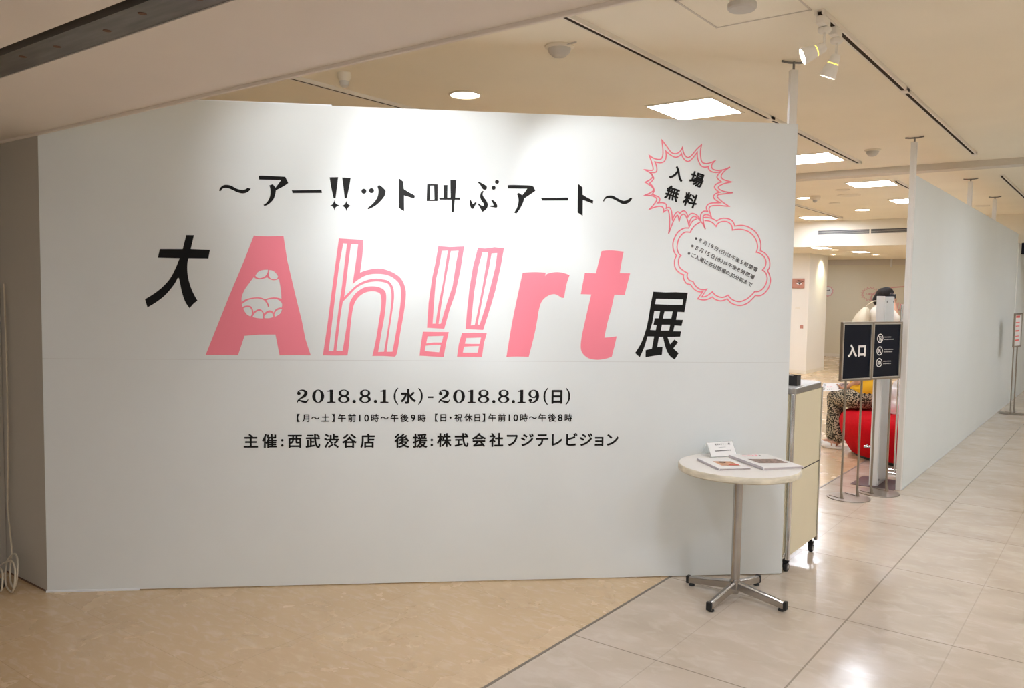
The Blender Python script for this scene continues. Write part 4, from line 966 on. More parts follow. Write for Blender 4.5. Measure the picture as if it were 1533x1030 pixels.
for k in range(4):
    a = k*pi/2 + radians(2); c, s = cos(a), sin(a)
    rot = Matrix.Rotation(a, 4, 'Z')
    lg = MB()
    prof = []
    for d, zt, zb, w in ((.020, .092, .046, .0155), (.15, .070, .029, .0145), (.275, .050, .013, .013)):
        prof.append([rot @ Vector((d, -w, zb)), rot @ Vector((d, w, zb)), rot @ Vector((d, w, zt-.008)), rot @ Vector((d, w*.5, zt)), rot @ Vector((d, -w*.5, zt)), rot @ Vector((d, -w, zt-.008))])
    lg.rings(prof)
    leg = lg.build('leg', M['chrome'], tb, bevel=.002)
    MB().box(.268, .286, -.0142, .0142, .010, .0515, mtx=rot).build('end_cap', M['rubber'], leg, bevel=.003)
    MB().lathe([(.015, 0), (.017, .003), (.013, .016)], rot @ Vector((.256, 0, 0)), 16).build('foot', M['rubber'], leg)

# tent card in a clear stand
CB = Vector((-1.795, 4.200, TZ)); cd = Vector((.093, .149, 0)).normalized(); cb_ = Vector((-cd.y, cd.x, 0))   # cb_: away from the viewer
W_, D_, H_ = .172, .050, .078
card = thing('table_card_stand', 'clear tent-shaped stand with a white card on the round table', 'card stand', CB)
def slab(a, b, c, d, th):
    n = (Vector(b)-Vector(a)).cross(Vector(d)-Vector(a)).normalized()*th
    v1 = [Vector(p) for p in (a, b, c, d)]
    return [v1, [p+n for p in v1]]
z3 = Vector((0, 0, 1))
p0, p1 = z3*.003, cd*W_+z3*.003
q0, q1 = cb_*D_+z3*H_, cb_*D_+cd*W_+z3*H_
r0, r1 = cb_*2*D_+z3*.002, cb_*2*D_+cd*W_+z3*.002
MB().rings(slab(p0, p1, q1, q0, -.0018)).rings(slab(q0, q1, r1, r0, -.0018)).build('holder', M['acrylic'], card)
fwd = -(cb_*H_ - z3*D_*-1).normalized()
nrm = (p1-p0).cross(q0-p0).normalized()
e1 = cd*.004; up_ = (q0-p0).normalized()
c0 = p0+e1+up_*.004+nrm*.0009
cw, chh = W_-.008, (q0-p0).length-.008
MB().rings(slab(c0, c0+cd*cw, c0+cd*cw+up_*chh, c0+up_*chh, .0006)).build('card', M['paper'], card)
f_ = Flat().text('大Ah!!rt展', .05, .069, .012, .0125, .02)
for i in range(6): f_.rect(.066+i*.0075, .0705+i*.0075, .050, .0522)
for i in range(14): f_.rect(.036+i*.0072, .0412+i*.0072, .028, .0335)
f_.build('card_lettering', M['print_black'], card, plane(c0+nrm*.0012, cd, up_))

def brochure(b, spine, width, length, th, label, name, photo, title):
    up = Vector((*spine, 0)).normalized(); rt = Vector((up.y, -up.x, 0))
    t = thing(name, label, 'brochure', (b[0], b[1], TZ+.0005))
    m = MB()
    n = 8; prof_a, prof_b = [], []
    # pages: rounded spine at left, cover lifting slightly towards the spine
    sec = []
    for i in range(n+1):
        s = i/n
        sec.append((s*width, th*(.55+.45*(1-s)**1.4) if i else th*.8))
    outline = [(0, th*.15)] + [(0, th*.8)] + [(x, z) for x, z in sec[1:]] + [(width, .0008), (width*.5, .0005), (.006, .0005)]
    m.rings([[rt*x+z3*z for x, z in outline], [rt*x+z3*z+up*length for x, z in outline]])
    m.build('pages', M['paper'], t)
    edge = Flat()
    for k in range(3): edge.rect(.006, width-.004, th*.10+k*th*.15, th*.20+k*th*.15)
    MB().box(-.0007, 0, 0, length, th*.12, th*.82, mtx=Matrix.Rotation(atan2(rt.y, rt.x), 4, 'Z')).build('spine', M['spine'], t)  # grey strip carries the shading of the spine side in its colour
    edge.build('page_edge_shade', M['edge_shade'], t, plane(up*-.0004, rt, z3))  # shadow along the page edges put into these darker strips
    # printing follows the slope of the cover
    def on_cover(s): return th*(.55+.45*(1-s)**1.4)+.0006
    def patch(nm, x0, x1, y0, y1, mt):
        mm = MB(); k = 6
        vs = [[mm.bm.verts.new(rt*(x0+(x1-x0)*i/k)+up*y+z3*on_cover((x0+(x1-x0)*i/k)/width)) for i in range(k+1)] for y in (y0, y1)]
        for i in range(k): mm.face([vs[0][i], vs[0][i+1], vs[1][i+1], vs[1][i]])
        return mm.build(nm, M[mt], t)
    patch('cover_photo', *photo[:4], photo[4])
    if title:
        s = width*.62/2.75
        f_ = Flat()
        for k in ('A', 'h', 'bang1', 'bang2', 'r', 't'): f_.add(TITLE[k].V, TITLE[k].F, s, -.85*s+width*.12, -1.23*s+length*.80)
        o = f_.build('cover_title', M['pink'], t, plane(z3*(on_cover(.35)+.0006), rt, up))
        for k in ('dai', 'ten'):
            Flat().add(TITLE[k].V, TITLE[k].F, s, -.85*s+width*.12, -1.23*s+length*.80).build('cover_character', M['print_black'], t, plane(z3*(on_cover(.35)+.0006), rt, up))
        f_ = Flat()
        for i in range(12): f_.rect(width*(.25+i*.04), width*(.28+i*.04), length*.93, length*.945)
        f_.build('cover_text', M['print_grey'], t, plane(z3*(on_cover(.35)+.0006), rt, up))
    return t
br1 = brochure((-1.634, 3.924), (-.196, .169), .178, .255, .014, 'smaller white brochure with an orange photo on the round table', 'brochure', (.045, .150, .055, .165, 'photo_tan'), False)
upv = Vector((-.196, .169, 0)).normalized(); rtv = Vector((upv.y, -upv.x, 0))
f_ = Flat().disc(.085, .135, .012, .019).rect(.10, .14, .131, .139)
f_.build('photo_figure', M['print_black'], br1, plane(z3*.0125, rtv, upv))
Flat().rect(.09, .146, .060, .078).build('photo_figure', M['photo_red'], br1, plane(z3*.0125, rtv, upv))
brochure((-1.462, 4.080), (-.284, .213), .236, .33, .019, 'larger white brochure with pink title and brown photo on the round table', 'brochure', (.03, .205, .085, .195, 'photo_brown'), True)

# ------------------------------------------------------------------ rolling counter
cx0, cx1, cy0, cy1 = -2.45, -1.515, 4.690, 5.215
cab = thing('rolling_counter', 'cream rolling counter on casters just behind the title wall', 'counter', ((cx0+cx1)/2, (cy0+cy1)/2, 0))
hx, hy = (cx1-cx0)/2, (cy1-cy0)/2
box_obj('body', -hx+.012, hx-.012, -hy+.012, hy-.012, .11, 1.035, M['cab_cream'], cab)
for z0, z1 in ((.10, .575), (.583, 1.035)):
    box_obj('side_panel', hx-.012, hx-.002, -hy+.028, hy-.010, z0, z1, M['cab_cream'], cab, bevel=.002)
    box_obj('front_panel', -hx+.03, hx-.03, -hy+.002, -hy+.012, z0, z1, M['cab_cream'], cab, bevel=.002)
box_obj('shadow_gap', hx-.013, hx-.006, -hy+.03, hy-.012, .575, .583, M['rubber'], cab)
for sx, sy in ((1, -1), (1, 1), (-1, -1), (-1, 1)):
    w = .011 if sy < 0 else .005
    MB().box(sx*hx-w*(1 if sx > 0 else -1)-.011, sx*hx-w*(1 if sx > 0 else -1)+.011, sy*hy-w-.002 if sy > 0 else sy*hy, sy*hy if sy > 0 else sy*hy+2*w, .075, 1.04).build('corner_post', M['chrome_bright'], cab, bevel=.003)
tp = MB(); r_ = .035
prof = []
for X, Y_, a0 in ((hx-r_, hy-r_, 0), (-hx+r_, hy-r_, 90), (-hx+r_, -hy+r_, 180), (hx-r_, -hy+r_, 270)):
    for k in range(6): a = radians(a0+k*18); prof.append((X+r_*cos(a), Y_+r_*sin(a)))
tp.prism(prof, 1.037, 1.072)
tp.build('worktop', [M['cab_edge']], cab, bevel=.006)
MB().prism([(x*.985, y*.985) for x, y in prof], 1.0722, 1.0735).build('worktop_laminate', M['cab_top'], cab)
for sx, sy in ((1, -1), (1, 1), (-1, -1), (-1, 1)):
    X, Y_ = sx*(hx-.025), sy*(hy-.03)
    cs = MB().box(X-.016, X+.016, Y_-.012, Y_+.012, .054, .072).box(X-.016, X-.0135, Y_-.01, Y_+.014, .024, .06).tube([(X, Y_, .07), (X, Y_, .11)], .008, 10).build('caster', M['rubber'], cab, bevel=.003)
    for dx in (0,):
        wh = MB().lathe([(.022, -.012), (.026, -.008), (.026, .008), (.022, .012)], (X+dx, Y_+.006, .0262), 20, axis=(1, 0, 0)).build('wheel', M['rubber'], cs, auto=40)
    MB().lathe([(.012, .012), (.011, .0135)], (X, Y_+.006, .0262), 16, axis=(1, 0, 0)).build('wheel_hub', M['caster_hub'], cs)
bx = thing('black_box', 'small black box on top of the cream rolling counter', 'box', (-1.625, 4.86, 1.0738), radians(4))
m = MB(); a, b, h = .075, .045, .058
m.box(-a, a, -b, b, 0, .004).box(-a, a, -b, -b+.003, .004, h).box(-a, a, b-.003, b, .004, h).box(-a, -a+.003, -b, b, .004, h).box(a-.003, a, -b, b, .004, h).box(-a, a, -b, b, h-.012, h-.010)
m.build('tray', M['box_black'], bx)
MB().tube([(-.04, 0, h-.006), (-.01, .01, h+.003), (.04, .005, h-.004)], .005, 8).build('strap', M['plastic_grey'], bx, smooth=True)

# ------------------------------------------------------------------ sign stands
def sign_stand(loc, ang, label, face, group='panel sign stands'):
    t = thing('sign_stand', label, 'sign stand', loc, radians(ang), group)
    MB().lathe([(.160, 0), (.162, .002), (.160, .007), (.15, .008)], n=48).build('base', M['bronze'], t, auto=35)
    for x in (-.092, .092):
        MB().box(x-.013, x+.013, -.022, .10, .008, .012).tube([(x, -.01, .012), (x, -.01, .03), (x, -.004, .06)], [.013, .011, .009], 12).build('pole_foot', M['bronze'], t, auto=40)
        MB().tube([(x, -.004, .05), (x, -.004, 1.36)], .0085, 12).build('pole', M['bronze'], t, auto=40)
    w, z0, z1, b = .1775, .937, 1.402, .014
    f_ = MB()
    for q in ((-w, -w+b, z0, z1), (w-b, w, z0, z1), (-w+b, w-b, z0, z0+b), (-w+b, w-b, z1-b, z1)):
        f_.box(q[0], q[1], -.030, -.006, q[2], q[3])
    f_.build('frame', M['bronze'], t, bevel=.002)
    bd = MB(); k = .007
    for q in ((-w+b, -w+b+k, z0+b, z1-b), (w-b-k, w-b, z0+b, z1-b), (-w+b+k, w-b-k, z0+b, z0+b+k), (-w+b+k, w-b-k, z1-b-k, z1-b)):
        bd.box(q[0], q[1], -.027, -.012, q[2], q[3])
    bd.build('bead', M['silver_bead'], t)
    box_obj('sign_face', -w+b, w-b, -.018, -.008, z0+b, z1-b, M[face], t)
    return t
SP = plane((0, -.0186, 0), (1, 0, 0), (0, 0, 1))
s1 = sign_stand((-1.738, 6.792, 0), 65, 'black sign stand with two large white characters, left of the pair at the entrance', 'sign_black')
Flat().text('入口', -.047, 1.176, .102, .108, .045).build('sign_lettering', M['sign_white'], s1, SP)
s2 = sign_stand((-1.597, 7.132, 0), 65, 'black sign stand with three round white pictograms, right of the pair at the entrance', 'sign_black')
ix = -.078
for i, zc in enumerate((1.268, 1.167, 1.072)):
    f_ = Flat().disc(ix, zc, .0295, .0365)
    if i == 0:
        f_.rect(ix-.012, ix-.0085, zc-.017, zc+.017).rect(ix+.0085, ix+.012, zc-.017, zc+.017).rect(ix-.012, ix+.012, zc+.014, zc+.017).rect(ix-.012, ix+.012, zc-.017, zc-.013)
    if i == 1:
        f_.disc(ix+.004, zc+.012, 0, .006, 14).rect(ix-.003, ix+.010, zc-.010, zc+.004).rect(ix-.014, ix-.008, zc-.018, zc+.006)
    if i < 2:
        V = [(-.031, -.0035), (.031, -.0035), (.031, .0035), (-.031, .0035)]
        f_.add(V, [(0, 1, 2, 3)], 1, ix, zc, radians(-45))
    else:
        f_.rect(ix-.019, ix+.019, zc-.013, zc-.0095).rect(ix-.019, ix+.019, zc+.0065, zc+.010).rect(ix-.019, ix-.010, zc-.013, zc+.010).rect(ix+.010, ix+.019, zc-.013, zc+.010).rect(ix-.007, ix+.007, zc+.010, zc+.015).disc(ix, zc-.0015, .004, .0078, 18)
    for row_, wd in ((.009, (.088, .125, .105)[i]), (-.010, (.125, .108, .100)[i])):
        n = int(wd/.0105)
        for j in range(n):
            x = ix+.05+j*.0105
            f_.rect(x, x+.0075, zc+row_-.0008, zc+row_+.0022).rect(x+.001, x+.0025, zc+row_-.004, zc+row_+.0035).rect(x+.0045, x+.006, zc+row_-.0035, zc+row_+.004)
    f_.build('pictogram', M['sign_white'], s2, SP)
s3 = sign_stand((-1.29, 13.31, 0), 82, 'sign stand seen almost edge-on beside the blank partition, far down the walkway', 'paper')
f_ = Flat()
for k, (zz, hh) in enumerate(((1.34, .03), (1.27, .012), (1.22, .012), (1.15, .02), (1.08, .012), (1.02, .02))): f_.rect(-.10, .09, zz, zz+hh)
f_.build('sign_lettering', M['photo_red'], s3, SP)

# tall white board standing edge-on behind the sign stands
bd = thing('display_board', 'tall narrow white board standing on the floor behind the entrance sign stands', 'display board', (-1.690, 7.36, 0))
box_obj('edge_panel', -.035, .028, 0, .018, .004, 1.607, M['board_white'], bd, bevel=.002)
box_obj('board', -.030, .032, .018, .335, .004, 1.604, M['board_white'], bd, bevel=.002)
for y, z in ((.07, 1.56), (.30, 1.56), (.07, .94), (.30, .94), (.05, .05)):
    MB().lathe([(.009, 0), (.009, .0025), (.006, .004)], (.032, y, z), 14, axis=(1, 0, 0)).build('screw', M['bracket'], bd)
box_obj('maroon_sheet', -.170, .175, -.058, .360, 0, .004, mat('plain dark maroon', (.075, .035, .035), .45), bd)  # thin flat dark maroon rectangle on the floor around the board
MB().tube([(-.034, .005, .33), (-.085, -.01, .33)], .011, 12).tube([(-.06, -.004, .33), (-.06, -.004, .352)], .006, 8).build('latch', M['chrome_bright'], bd, auto=40)

# slim chrome stand holding a sheet, seen edge-on
ls = thing('leaflet_stand', 'slim chrome stand holding a white sheet, seen edge-on between board and partition', 'display stand', (-1.655, 8.03, 0))
for y in (-.06, .10):
    MB().tube([(.0, y, .012), (.0, y, 1.53)], .008, 10).build('post', M['chrome_bright'], ls, auto=40)
MB().tube([(-.08, -.06, .010), (.08, -.06, .010)], .009, 10).tube([(-.08, .10, .010), (.08, .10, .010)], .009, 10).tube([(0, -.06, .010), (0, .10, .010)], .009, 10).build('foot_bar', M['chrome_bright'], ls, auto=40)
MB().tube([(0, -.06, 1.53), (0, .10, 1.53)], .008, 10).build('top_bar', M['chrome_bright'], ls, auto=40)
box_obj('sheet', .008, .012, -.05, .09, 1.18, 1.52, M['paper'], ls)
Flat().rect(-.03, .07, 1.28, 1.36).build('sheet_print', M['pink_line'], ls, plane((.0126, 0, 0), (0, 1, 0), (0, 0, 1)))

# ------------------------------------------------------------------ half-round red bench against the partition
bn = thing('ottoman', 'bulging red upholstered bench against the partition', 'bench', (-1.56, 9.04, 0))
def half_round(prof, n=40):
    rings = []
    for r, z in prof:
        ring = [Vector((r*cos(pi/2+pi*i/n), r*sin(pi/2+pi*i/n), z)) for i in range(n+1)]
        rings.append(ring)
    return rings
MB().rings(half_round([(.735, .035), (.765, .08), (.815, .17), (.845, .26), (.852, .33), (.835, .385), (.79, .425), (.72, .442), (.50, .452), (.05, .455)])).build('cushion', M['red'], bn, auto=50)
MB().rings(half_round([(.70, 0), (.70, .035)])).build('plinth', M['rubber'], bn)

# ------------------------------------------------------------------ pictures and graphics at the far end
ep = thing('eye_picture', 'small close-up picture of an eye on the white pillar', 'picture', (-5.52, 17.05, 1.85))
box_obj('print', -.13, .13, -.02, 0, -.10, .10, M['photo_skin'], ep)
EPM = plane((.03, -.0208, 0), (1, 0, 0), (0, 0, 1))
V, F = fill_contours([smooth_path([(-.062, -.004, 1), (-.02, .022, 0), (.025, .018, 0), (.06, -.008, 1), (.02, -.024, 0), (-.025, -.022, 0)], True, 5)])
Flat().add(V, F).build('eye', M['eye_white'], ep, EPM)
Flat().disc(.004, -.001, 0, .021, 20).build('iris', mat('brown iris', (.09, .045, .025), .3), ep, plane((.03, -.0212, 0), (1, 0, 0), (0, 0, 1)))
f_ = Flat()
V, F = vstroke([(-.075, .04, .006), (-.02, .056, .016), (.05, .046, .014), (.085, .03, .004)]); f_.add(V, F)
V, F = vstroke([(-.068, -.002, .004), (-.02, .026, .012), (.03, .022, .010), (.066, -.008, .004)]); f_.add(V, F)
f_.build('brow_and_lashes', M['hair'], ep, plane((.03, -.0215, 0), (1, 0, 0), (0, 0, 1)))
tag(box_obj('caption_card', -5.56, -5.46, 17.046, 17.05, 1.33, 1.365, M['wall_cream']), 'tiny caption card below the eye picture', 'caption card')
tag(box_obj('pink_notice', -5.45, -5.385, 17.045, 17.05, .93, 1.0, M['photo_skin']), 'tiny pink notice low on the white pillar', 'notice')
bb = thing('bubble_sign', 'white scalloped sign with pink rim half hidden behind the white pillar', 'sign', (-6.52, YF-.012, 1.73))
def scallop(r, n, amp): return [((r+amp*abs(sin(n*a/2)))*cos(a), (r+amp*abs(sin(n*a/2)))*sin(a)) for a in [2*pi*i/96 for i in range(96)]]
mxz = plane((0, 0, 0), (1, 0, 0), (0, 0, 1))
MB().prism(scallop(.125, 10, .02), -.01, .0, mtx=mxz).build('rim', mat('dusty pink rim', (.74, .42, .39), .5), bb)
MB().prism(scallop(.10, 10, .016), 0, .004, mtx=mxz).build('face', M['bubble_grey'], bb)
Flat().rect(-.05, .05, .012, .028).rect(.02, .045, .03, .042).build('sign_print', M['print_grey'], bb, plane((0, -.0048, 0), (1, 0, 0), (0, 0, 1)))
wg = thing('wall_graphic', 'pink lettering with spiky bubble on the far cream wall', 'wall graphic', (-5.455, YF-.001, 1.67))
BW = plane((0, -.0008, 0), (1, 0, 0), (0, 0, 1))
m_faint = mat('pale pink vinyl', (.70, .36, .32), .5)
zz = []
for i in range(36):
    a = 2*pi*i/36; r = 1.0 if i % 2 else .74
    zz.append((.235*r*cos(a), .18*r*sin(a)))
V, F = ribbon(zz, .014); Flat().add(V, F).text('入場無料', -.09, .0, .055, .06, .03).build('spiky_bubble', m_faint, wg, BW)
ov = [(.92+.90*cos(a), -.10+.30*sin(a)) for a in [2*pi*i/60 for i in range(60)]]
f_ = Flat(); V, F = ribbon(ov, .03); f_.add(V, F)
f_.build('oval_outline', m_faint, wg, BW)
f_ = Flat(); s = .27
for k in ('A', 'h', 'bang1', 'bang2', 'r', 't'): f_.add(TITLE[k].V, TITLE[k].F, s, .735-2.48*s, -.37-1.23*s)
f_.build('title_lettering', M['pink'], wg, BW)
tag(box_obj('wall_post', -4.99, -4.95, YF-.06, YF-.032, 2.36, 2.62, M['post_white']), 'short white post fixed above the far wall graphic', 'post')
hs = thing('hanging_sign', 'black hanging sign cut off by the right edge of the picture', 'sign', (-.82, 12.0, 0))
box_obj('sign_box', -.33, .22, -.03, .03, 2.15, 2.29, M['sign_black'], hs, bevel=.004)
for x in (-.25, .14): MB().tube([(x, 0, 2.29), (x, 0, CEIL)], .004, 6).build('hanger', M['bracket'], hs)

# ------------------------------------------------------------------ left corner: cable and floor plate
cp = [(-4.835, 1.895, 1.60), (-4.822, 1.896, 1.20), (-4.826, 1.895, .90), (-4.832, 1.893, .60), (-4.85, 1.89, .40), (-4.80, 1.885, .22)]
loops = []
for cx, cy, r, h_, y_ in ((-4.90, .115, .100, .095, 1.86), (-4.87, .100, .115, .085, 1.83), (-4.93, .070, .10, .065, 1.80)):
    for i in range(12):
        a = 2*pi*i/12 + pi*.75
        loops.append((max(-4.915, cx+r*cos(a)+.255), y_ - .05*(1+sin(a+2))*.5, max(.008, cy-.02+h_*sin(a)+.012*sin(3*a))))
cab_c = bpy.data.curves.new('cable', 'CURVE'); cab_c.dimensions = '3D'; cab_c.bevel_depth = .0046; cab_c.bevel_resolution = 3
sp = cab_c.splines.new('NURBS'); allp = cp+loops
sp.points.add(len(allp)-1); sp.order_u = 4; sp.use_endpoint_u = True
for i, p in enumerate(allp): sp.points[i].co = (*p, 1)
tmp = bpy.data.objects.new('cable', cab_c); COL.objects.link(tmp)
me = eval_mesh(tmp); bpy.data.objects.remove(tmp)
me.polygons.foreach_set('use_smooth', [True]*len(me.polygons))
tag(link('cable', me, M['cable_white']), 'cream cable hanging down and coiled on the floor in the left corner', 'cable')
pl = thing('floor_plate', 'dark round metal plate on the floor at the left edge', 'stand base', (-4.775, 1.725, 0))
MB().lathe([(.118, 0), (.12, .004), (.116, .010), (.03, .014)], n=40).build('disc', M['plate_dark'], pl, auto=35)

# ------------------------------------------------------------------ people
def remeshed(mb, name, m, parent, voxel=.009, smooth=4, label=None):
    me = bpy.data.meshes.new(name); bmesh.ops.recalc_face_normals(mb.bm, faces=mb.bm.faces[:]); mb.bm.to_mesh(me); mb.bm.free()
    o = bpy.data.objects.new(name, me); COL.objects.link(o)
    r = o.modifiers.new('r', 'REMESH'); r.mode = 'VOXEL'; r.voxel_size = voxel; r.use_smooth_shade = True
    s = o.modifiers.new('s', 'SMOOTH'); s.iterations = smooth; s.factor = .5
    out = eval_mesh(o); bpy.data.objects.remove(o)
    out.polygons.foreach_set('use_smooth', [True]*len(out.polygons))
    return link(name, out, m, parent, label)

def basis(fwd, up):
    f = Vector(fwd).normalized(); u = Vector(up); u = (u-f*u.dot(f)).normalized(); s = f.cross(u)
    return Matrix(((s.x, f.x, u.x), (s.y, f.y, u.y), (s.z, f.z, u.z)))      # columns: right, forward, up

def add_head(mb, c, fwd, up):
    B = basis(fwd, up); c = Vector(c)
    P = lambda x, y, z: c + B @ Vector((x, y, z))
    mb.ball(c+B @ Vector((0, -.008, .02)), (.074, .090, .098), 18, B.to_4x4())
    mb.ball(P(0, .020, -.045), (.054, .062, .066), 16, B.to_4x4())
    mb.ball(P(0, .052, -.088), (.026, .026, .022), 12, B.to_4x4())
    mb.limb([P(0, .080, .008), P(0, .096, -.022)], [.010, .014], 10)
    mb.ball(P(0, .076, -.058), (.024, .012, .010), 12, B.to_4x4())
    for s in (-1, 1):
        mb.ball(P(s*.074, -.008, -.010), (.010, .020, .030), 12, B.to_4x4())
        mb.ball(P(s*.032, .072, .020), (.020, .012, .008), 10, B.to_4x4())
def face_parts(parent, c, fwd, up):
    B = basis(fwd, up); c = Vector(c)
    P = lambda x, y, z: c + B @ Vector((x, y, z))
    for s in (-1, 1):
        e = MB().ball(P(s*.031, .073, .004), (.0125, .009, .0085), 12, B.to_4x4()).build('eye', M['eye_white'], parent, smooth=True)
        MB().ball(P(s*.031, .080, .004), (.006, .004, .006), 10, B.to_4x4()).build('iris', M['hair'], e, smooth=True)
    MB().ball(P(0, .083, -.058), (.022, .010, .007), 12, B.to_4x4()).build('lips', M['lips'], parent, smooth=True)

def add_hand(mb, wrist, d, palm, side, curl=.5, k=1.0):
    """palm, four bent fingers and a thumb; d points along the hand, palm is the way the palm faces, side is towards the thumb"""
    w = Vector(wrist); d = Vector(d).normalized(); p = Vector(palm); p = (p-d*p.dot(d)).normalized()
    t = d.cross(p); t = t if t.dot(Vector(side)) > 0 else -t
    mb.limb([w, w+d*.03*k], [.024*k, .026*k], 10)
    for s in (-.024, -.008, .008, .024):
        mb.limb([w+d*.018*k+t*s*k*.8, w+d*.086*k+t*s*k], [.0135*k, .0115*k], 10)
    for i, (s, l) in enumerate(((.026, .068), (.009, .078), (-.009, .073), (-.025, .056))):
        a = w+d*.088*k+t*s*k; dirs = []
        ang = curl*.55; q = a; pts = [a]
        for f in (.45, .32, .23):
            v = d*cos(ang)+p*sin(ang); q = q+v*l*f*k; pts.append(q); ang += curl*.62
        mb.limb(pts, [.0098*k, .0090*k, .0082*k, .0070*k], 8)
    a = w+d*.028*k+t*.026*k
    mb.limb([a, a+(d*.6+t*.8+p*.25).normalized()*.034*k, a+(d*.6+t*.8+p*.25).normalized()*.034*k+(d*.92+t*.2+p*.3).normalized()*.030*k], [.0125*k, .0105*k, .0085*k], 8)

def ring(c, rx, ry, B, n=20):
    c = Vector(c); return [c + B @ Vector((rx*cos(2*pi*i/n), ry*sin(2*pi*i/n), 0)) for i in range(n)]

# seated visitor: faces along -X, legs over the rounded end of the bench
FW = Vector((-.83, .56, 0)).normalized(); FT = Vector((-1, -.06, 0)).normalized(); SD = Vector((-FW.y, FW.x, 0))     # SD: her left
pe = thing('person', 'person in yellow top and mottled trousers seated on the red bench', 'person', (-2.16, 8.86, 0))
O = Vector((-2.16, 8.86, 0))
L_ = lambda x, y, z: Vector((x, y, z)) - O
hipN, hipF = L_(-2.215, 8.785, .562), L_(-2.125, 8.925, .562)
kneeN, kneeF = L_(-2.475, 8.945, .53), L_(-2.50, 9.13, .535)
ankN, ankF = L_(-2.415, 8.935, .085), L_(-2.50, 9.02, .085)
pelvis, waist, chest, neck = L_(-2.145, 8.85, .60), L_(-2.16, 8.86, .73), L_(-2.185, 8.88, .94), L_(-2.21, 8.895, 1.08)
head = L_(-2.245, 8.92, 1.19)
shN, shF = L_(-2.275, 8.745, 1.01), L_(-2.095, 9.01, 1.01)
elN, elF = L_(-2.19, 8.735, .735), L_(-2.16, 9.09, .73)
haN, haF = L_(-2.355, 8.885, .635), L_(-2.35, 9.06, .645)
b = MB()
b.limb([pelvis, waist, chest, chest+Vector((-.008, .006, .09))], [.13, .115, .125, .09], 18)
for s, sh in ((-1, shN), (1, shF)): b.limb([chest+Vector((0, 0, .06)), sh], [.08, .055], 14)
b.limb([chest+Vector((-.01, 0, .08)), neck, head+Vector((0, 0, -.05))], [.065, .048, .046], 14)
add_head(b, head, FW*.9+Vector((0, 0, -.42)), (0, 0, 1))
for sh, el, ha in ((shN, elN, haN), (shF, elF, haF)):
    mid = (el+ha)/2
    b.limb([sh, (sh+el)/2, el], [.048, .043, .036], 14)
    b.limb([el, el.lerp(ha, .35), ha], [.036, .035, .023], 14)
add_hand(b, haN, (haN-elN)+Vector((-.05, .01, .07)), (.1, .6, .6), (0, .3, 1), .75)
add_hand(b, haF, (haF-elF)+Vector((-.05, 0, .03)), (.1, -.6, .6), (0, -.3, 1), .75)
for hp, kn, an in ((hipN, kneeN, ankN), (hipF, kneeF, ankF)):
    b.limb([hp, hp.lerp(kn, .5), kn], [.088, .076, .056], 14)
    b.limb([kn, kn.lerp(an, .3), an], [.056, .055, .036], 14)
    b.limb([an, an+FT*.03+Vector((0, 0, -.03)), an+FT*.13+Vector((0, 0, -.052))], [.036, .034, .024], 12)
body = remeshed(b, 'body', M['skin'], pe, .0065, 3)
face_parts(pe, head, FW*.9+Vector((0, 0, -.42)), (0, 0, 1))
h_ = MB()
HB = basis(FW*.9+Vector((0, 0, -.42)), (0, 0, 1))
h_.ball(head+HB @ Vector((0, -.022, .032)), (.088, .092, .100), 20, HB.to_4x4())
h_.limb([head+HB @ Vector((0, -.08, .0)), head+HB @ Vector((0, -.085, -.10)), chest+Vector((.09, -.06, .02))], [.075, .07, .05], 14)
for s in (-1, 1): h_.limb([head+HB @ Vector((s*.07, .0, .05)), head+HB @ Vector((s*.082, .01, -.05)), head+HB @ Vector((s*.075, .0, -.12))], [.03, .026, .018], 12)
remeshed(h_, 'hair', M['hair_brown'], pe, .008, 3)
b = MB()
b.limb([pelvis+Vector((0, 0, .06)), waist, chest, chest+Vector((-.01, 0, .08))], [.150, .140, .142, .098], 18)
for sh, el in ((shN, elN), (shF, elF)):
    b.limb([chest+Vector((0, 0, .06)), sh], [.09, .066], 14)
    b.limb([sh, sh.lerp(el, .45)], [.064, .060], 14)
remeshed(b, 'top', M['yellow'], pe, .009, 4)
b = MB()
b.limb([pelvis+Vector((0, 0, .07)), pelvis], [.142, .148], 18)
for hp, kn, an in ((hipN, kneeN, ankN), (hipF, kneeF, ankF)):
    b.limb([pelvis, hp, hp.lerp(kn, .55), kn+Vector((.0, 0, .0))], [.13, .108, .094, .076], 16)
    b.limb([kn, kn.lerp(an, .5), an+Vector((.005, 0, .05))], [.076, .080, .074], 16)
remeshed(b, 'trousers', M['leopard'], pe, .009, 3)
for an in (ankN, ankF):
    c_ = an.copy(); c_.z = 0
    s_ = MB(); B3 = basis(FT, (0, 0, 1))
    out = [(-.036, -.055), (.036, -.055), (.043, .03), (.045, .09), (.032, .145), (0, .16), (-.032, .145), (-.045, .09), (-.043, .03)]
    s_.rings([[c_+B3 @ Vector((x, y, z)) for x, y in out] for z in (0, .028)])
    shoe = s_.build('shoe', M['shoe_white'], pe, bevel=.008)
    s_ = MB()
    for y0, y1, hh in ((.015, .05, .062), (.065, .148, .052)):
        arc = [(.043*cos(pi*i/10), .024+(hh-.010)*sin(pi*i/10)) for i in range(11)]
        s_.rings([[c_+B3 @ Vector((x*sc, y, z*sc if z > .024 else z)) for x, z in arc]+[c_+B3 @ Vector((x*sc*.88, y, (z-.006)*sc)) for x, z in reversed(arc)] for y, sc in ((y0, 1), (y1, .97))])
    s_.build('strap', M['shoe_white'], shoe)
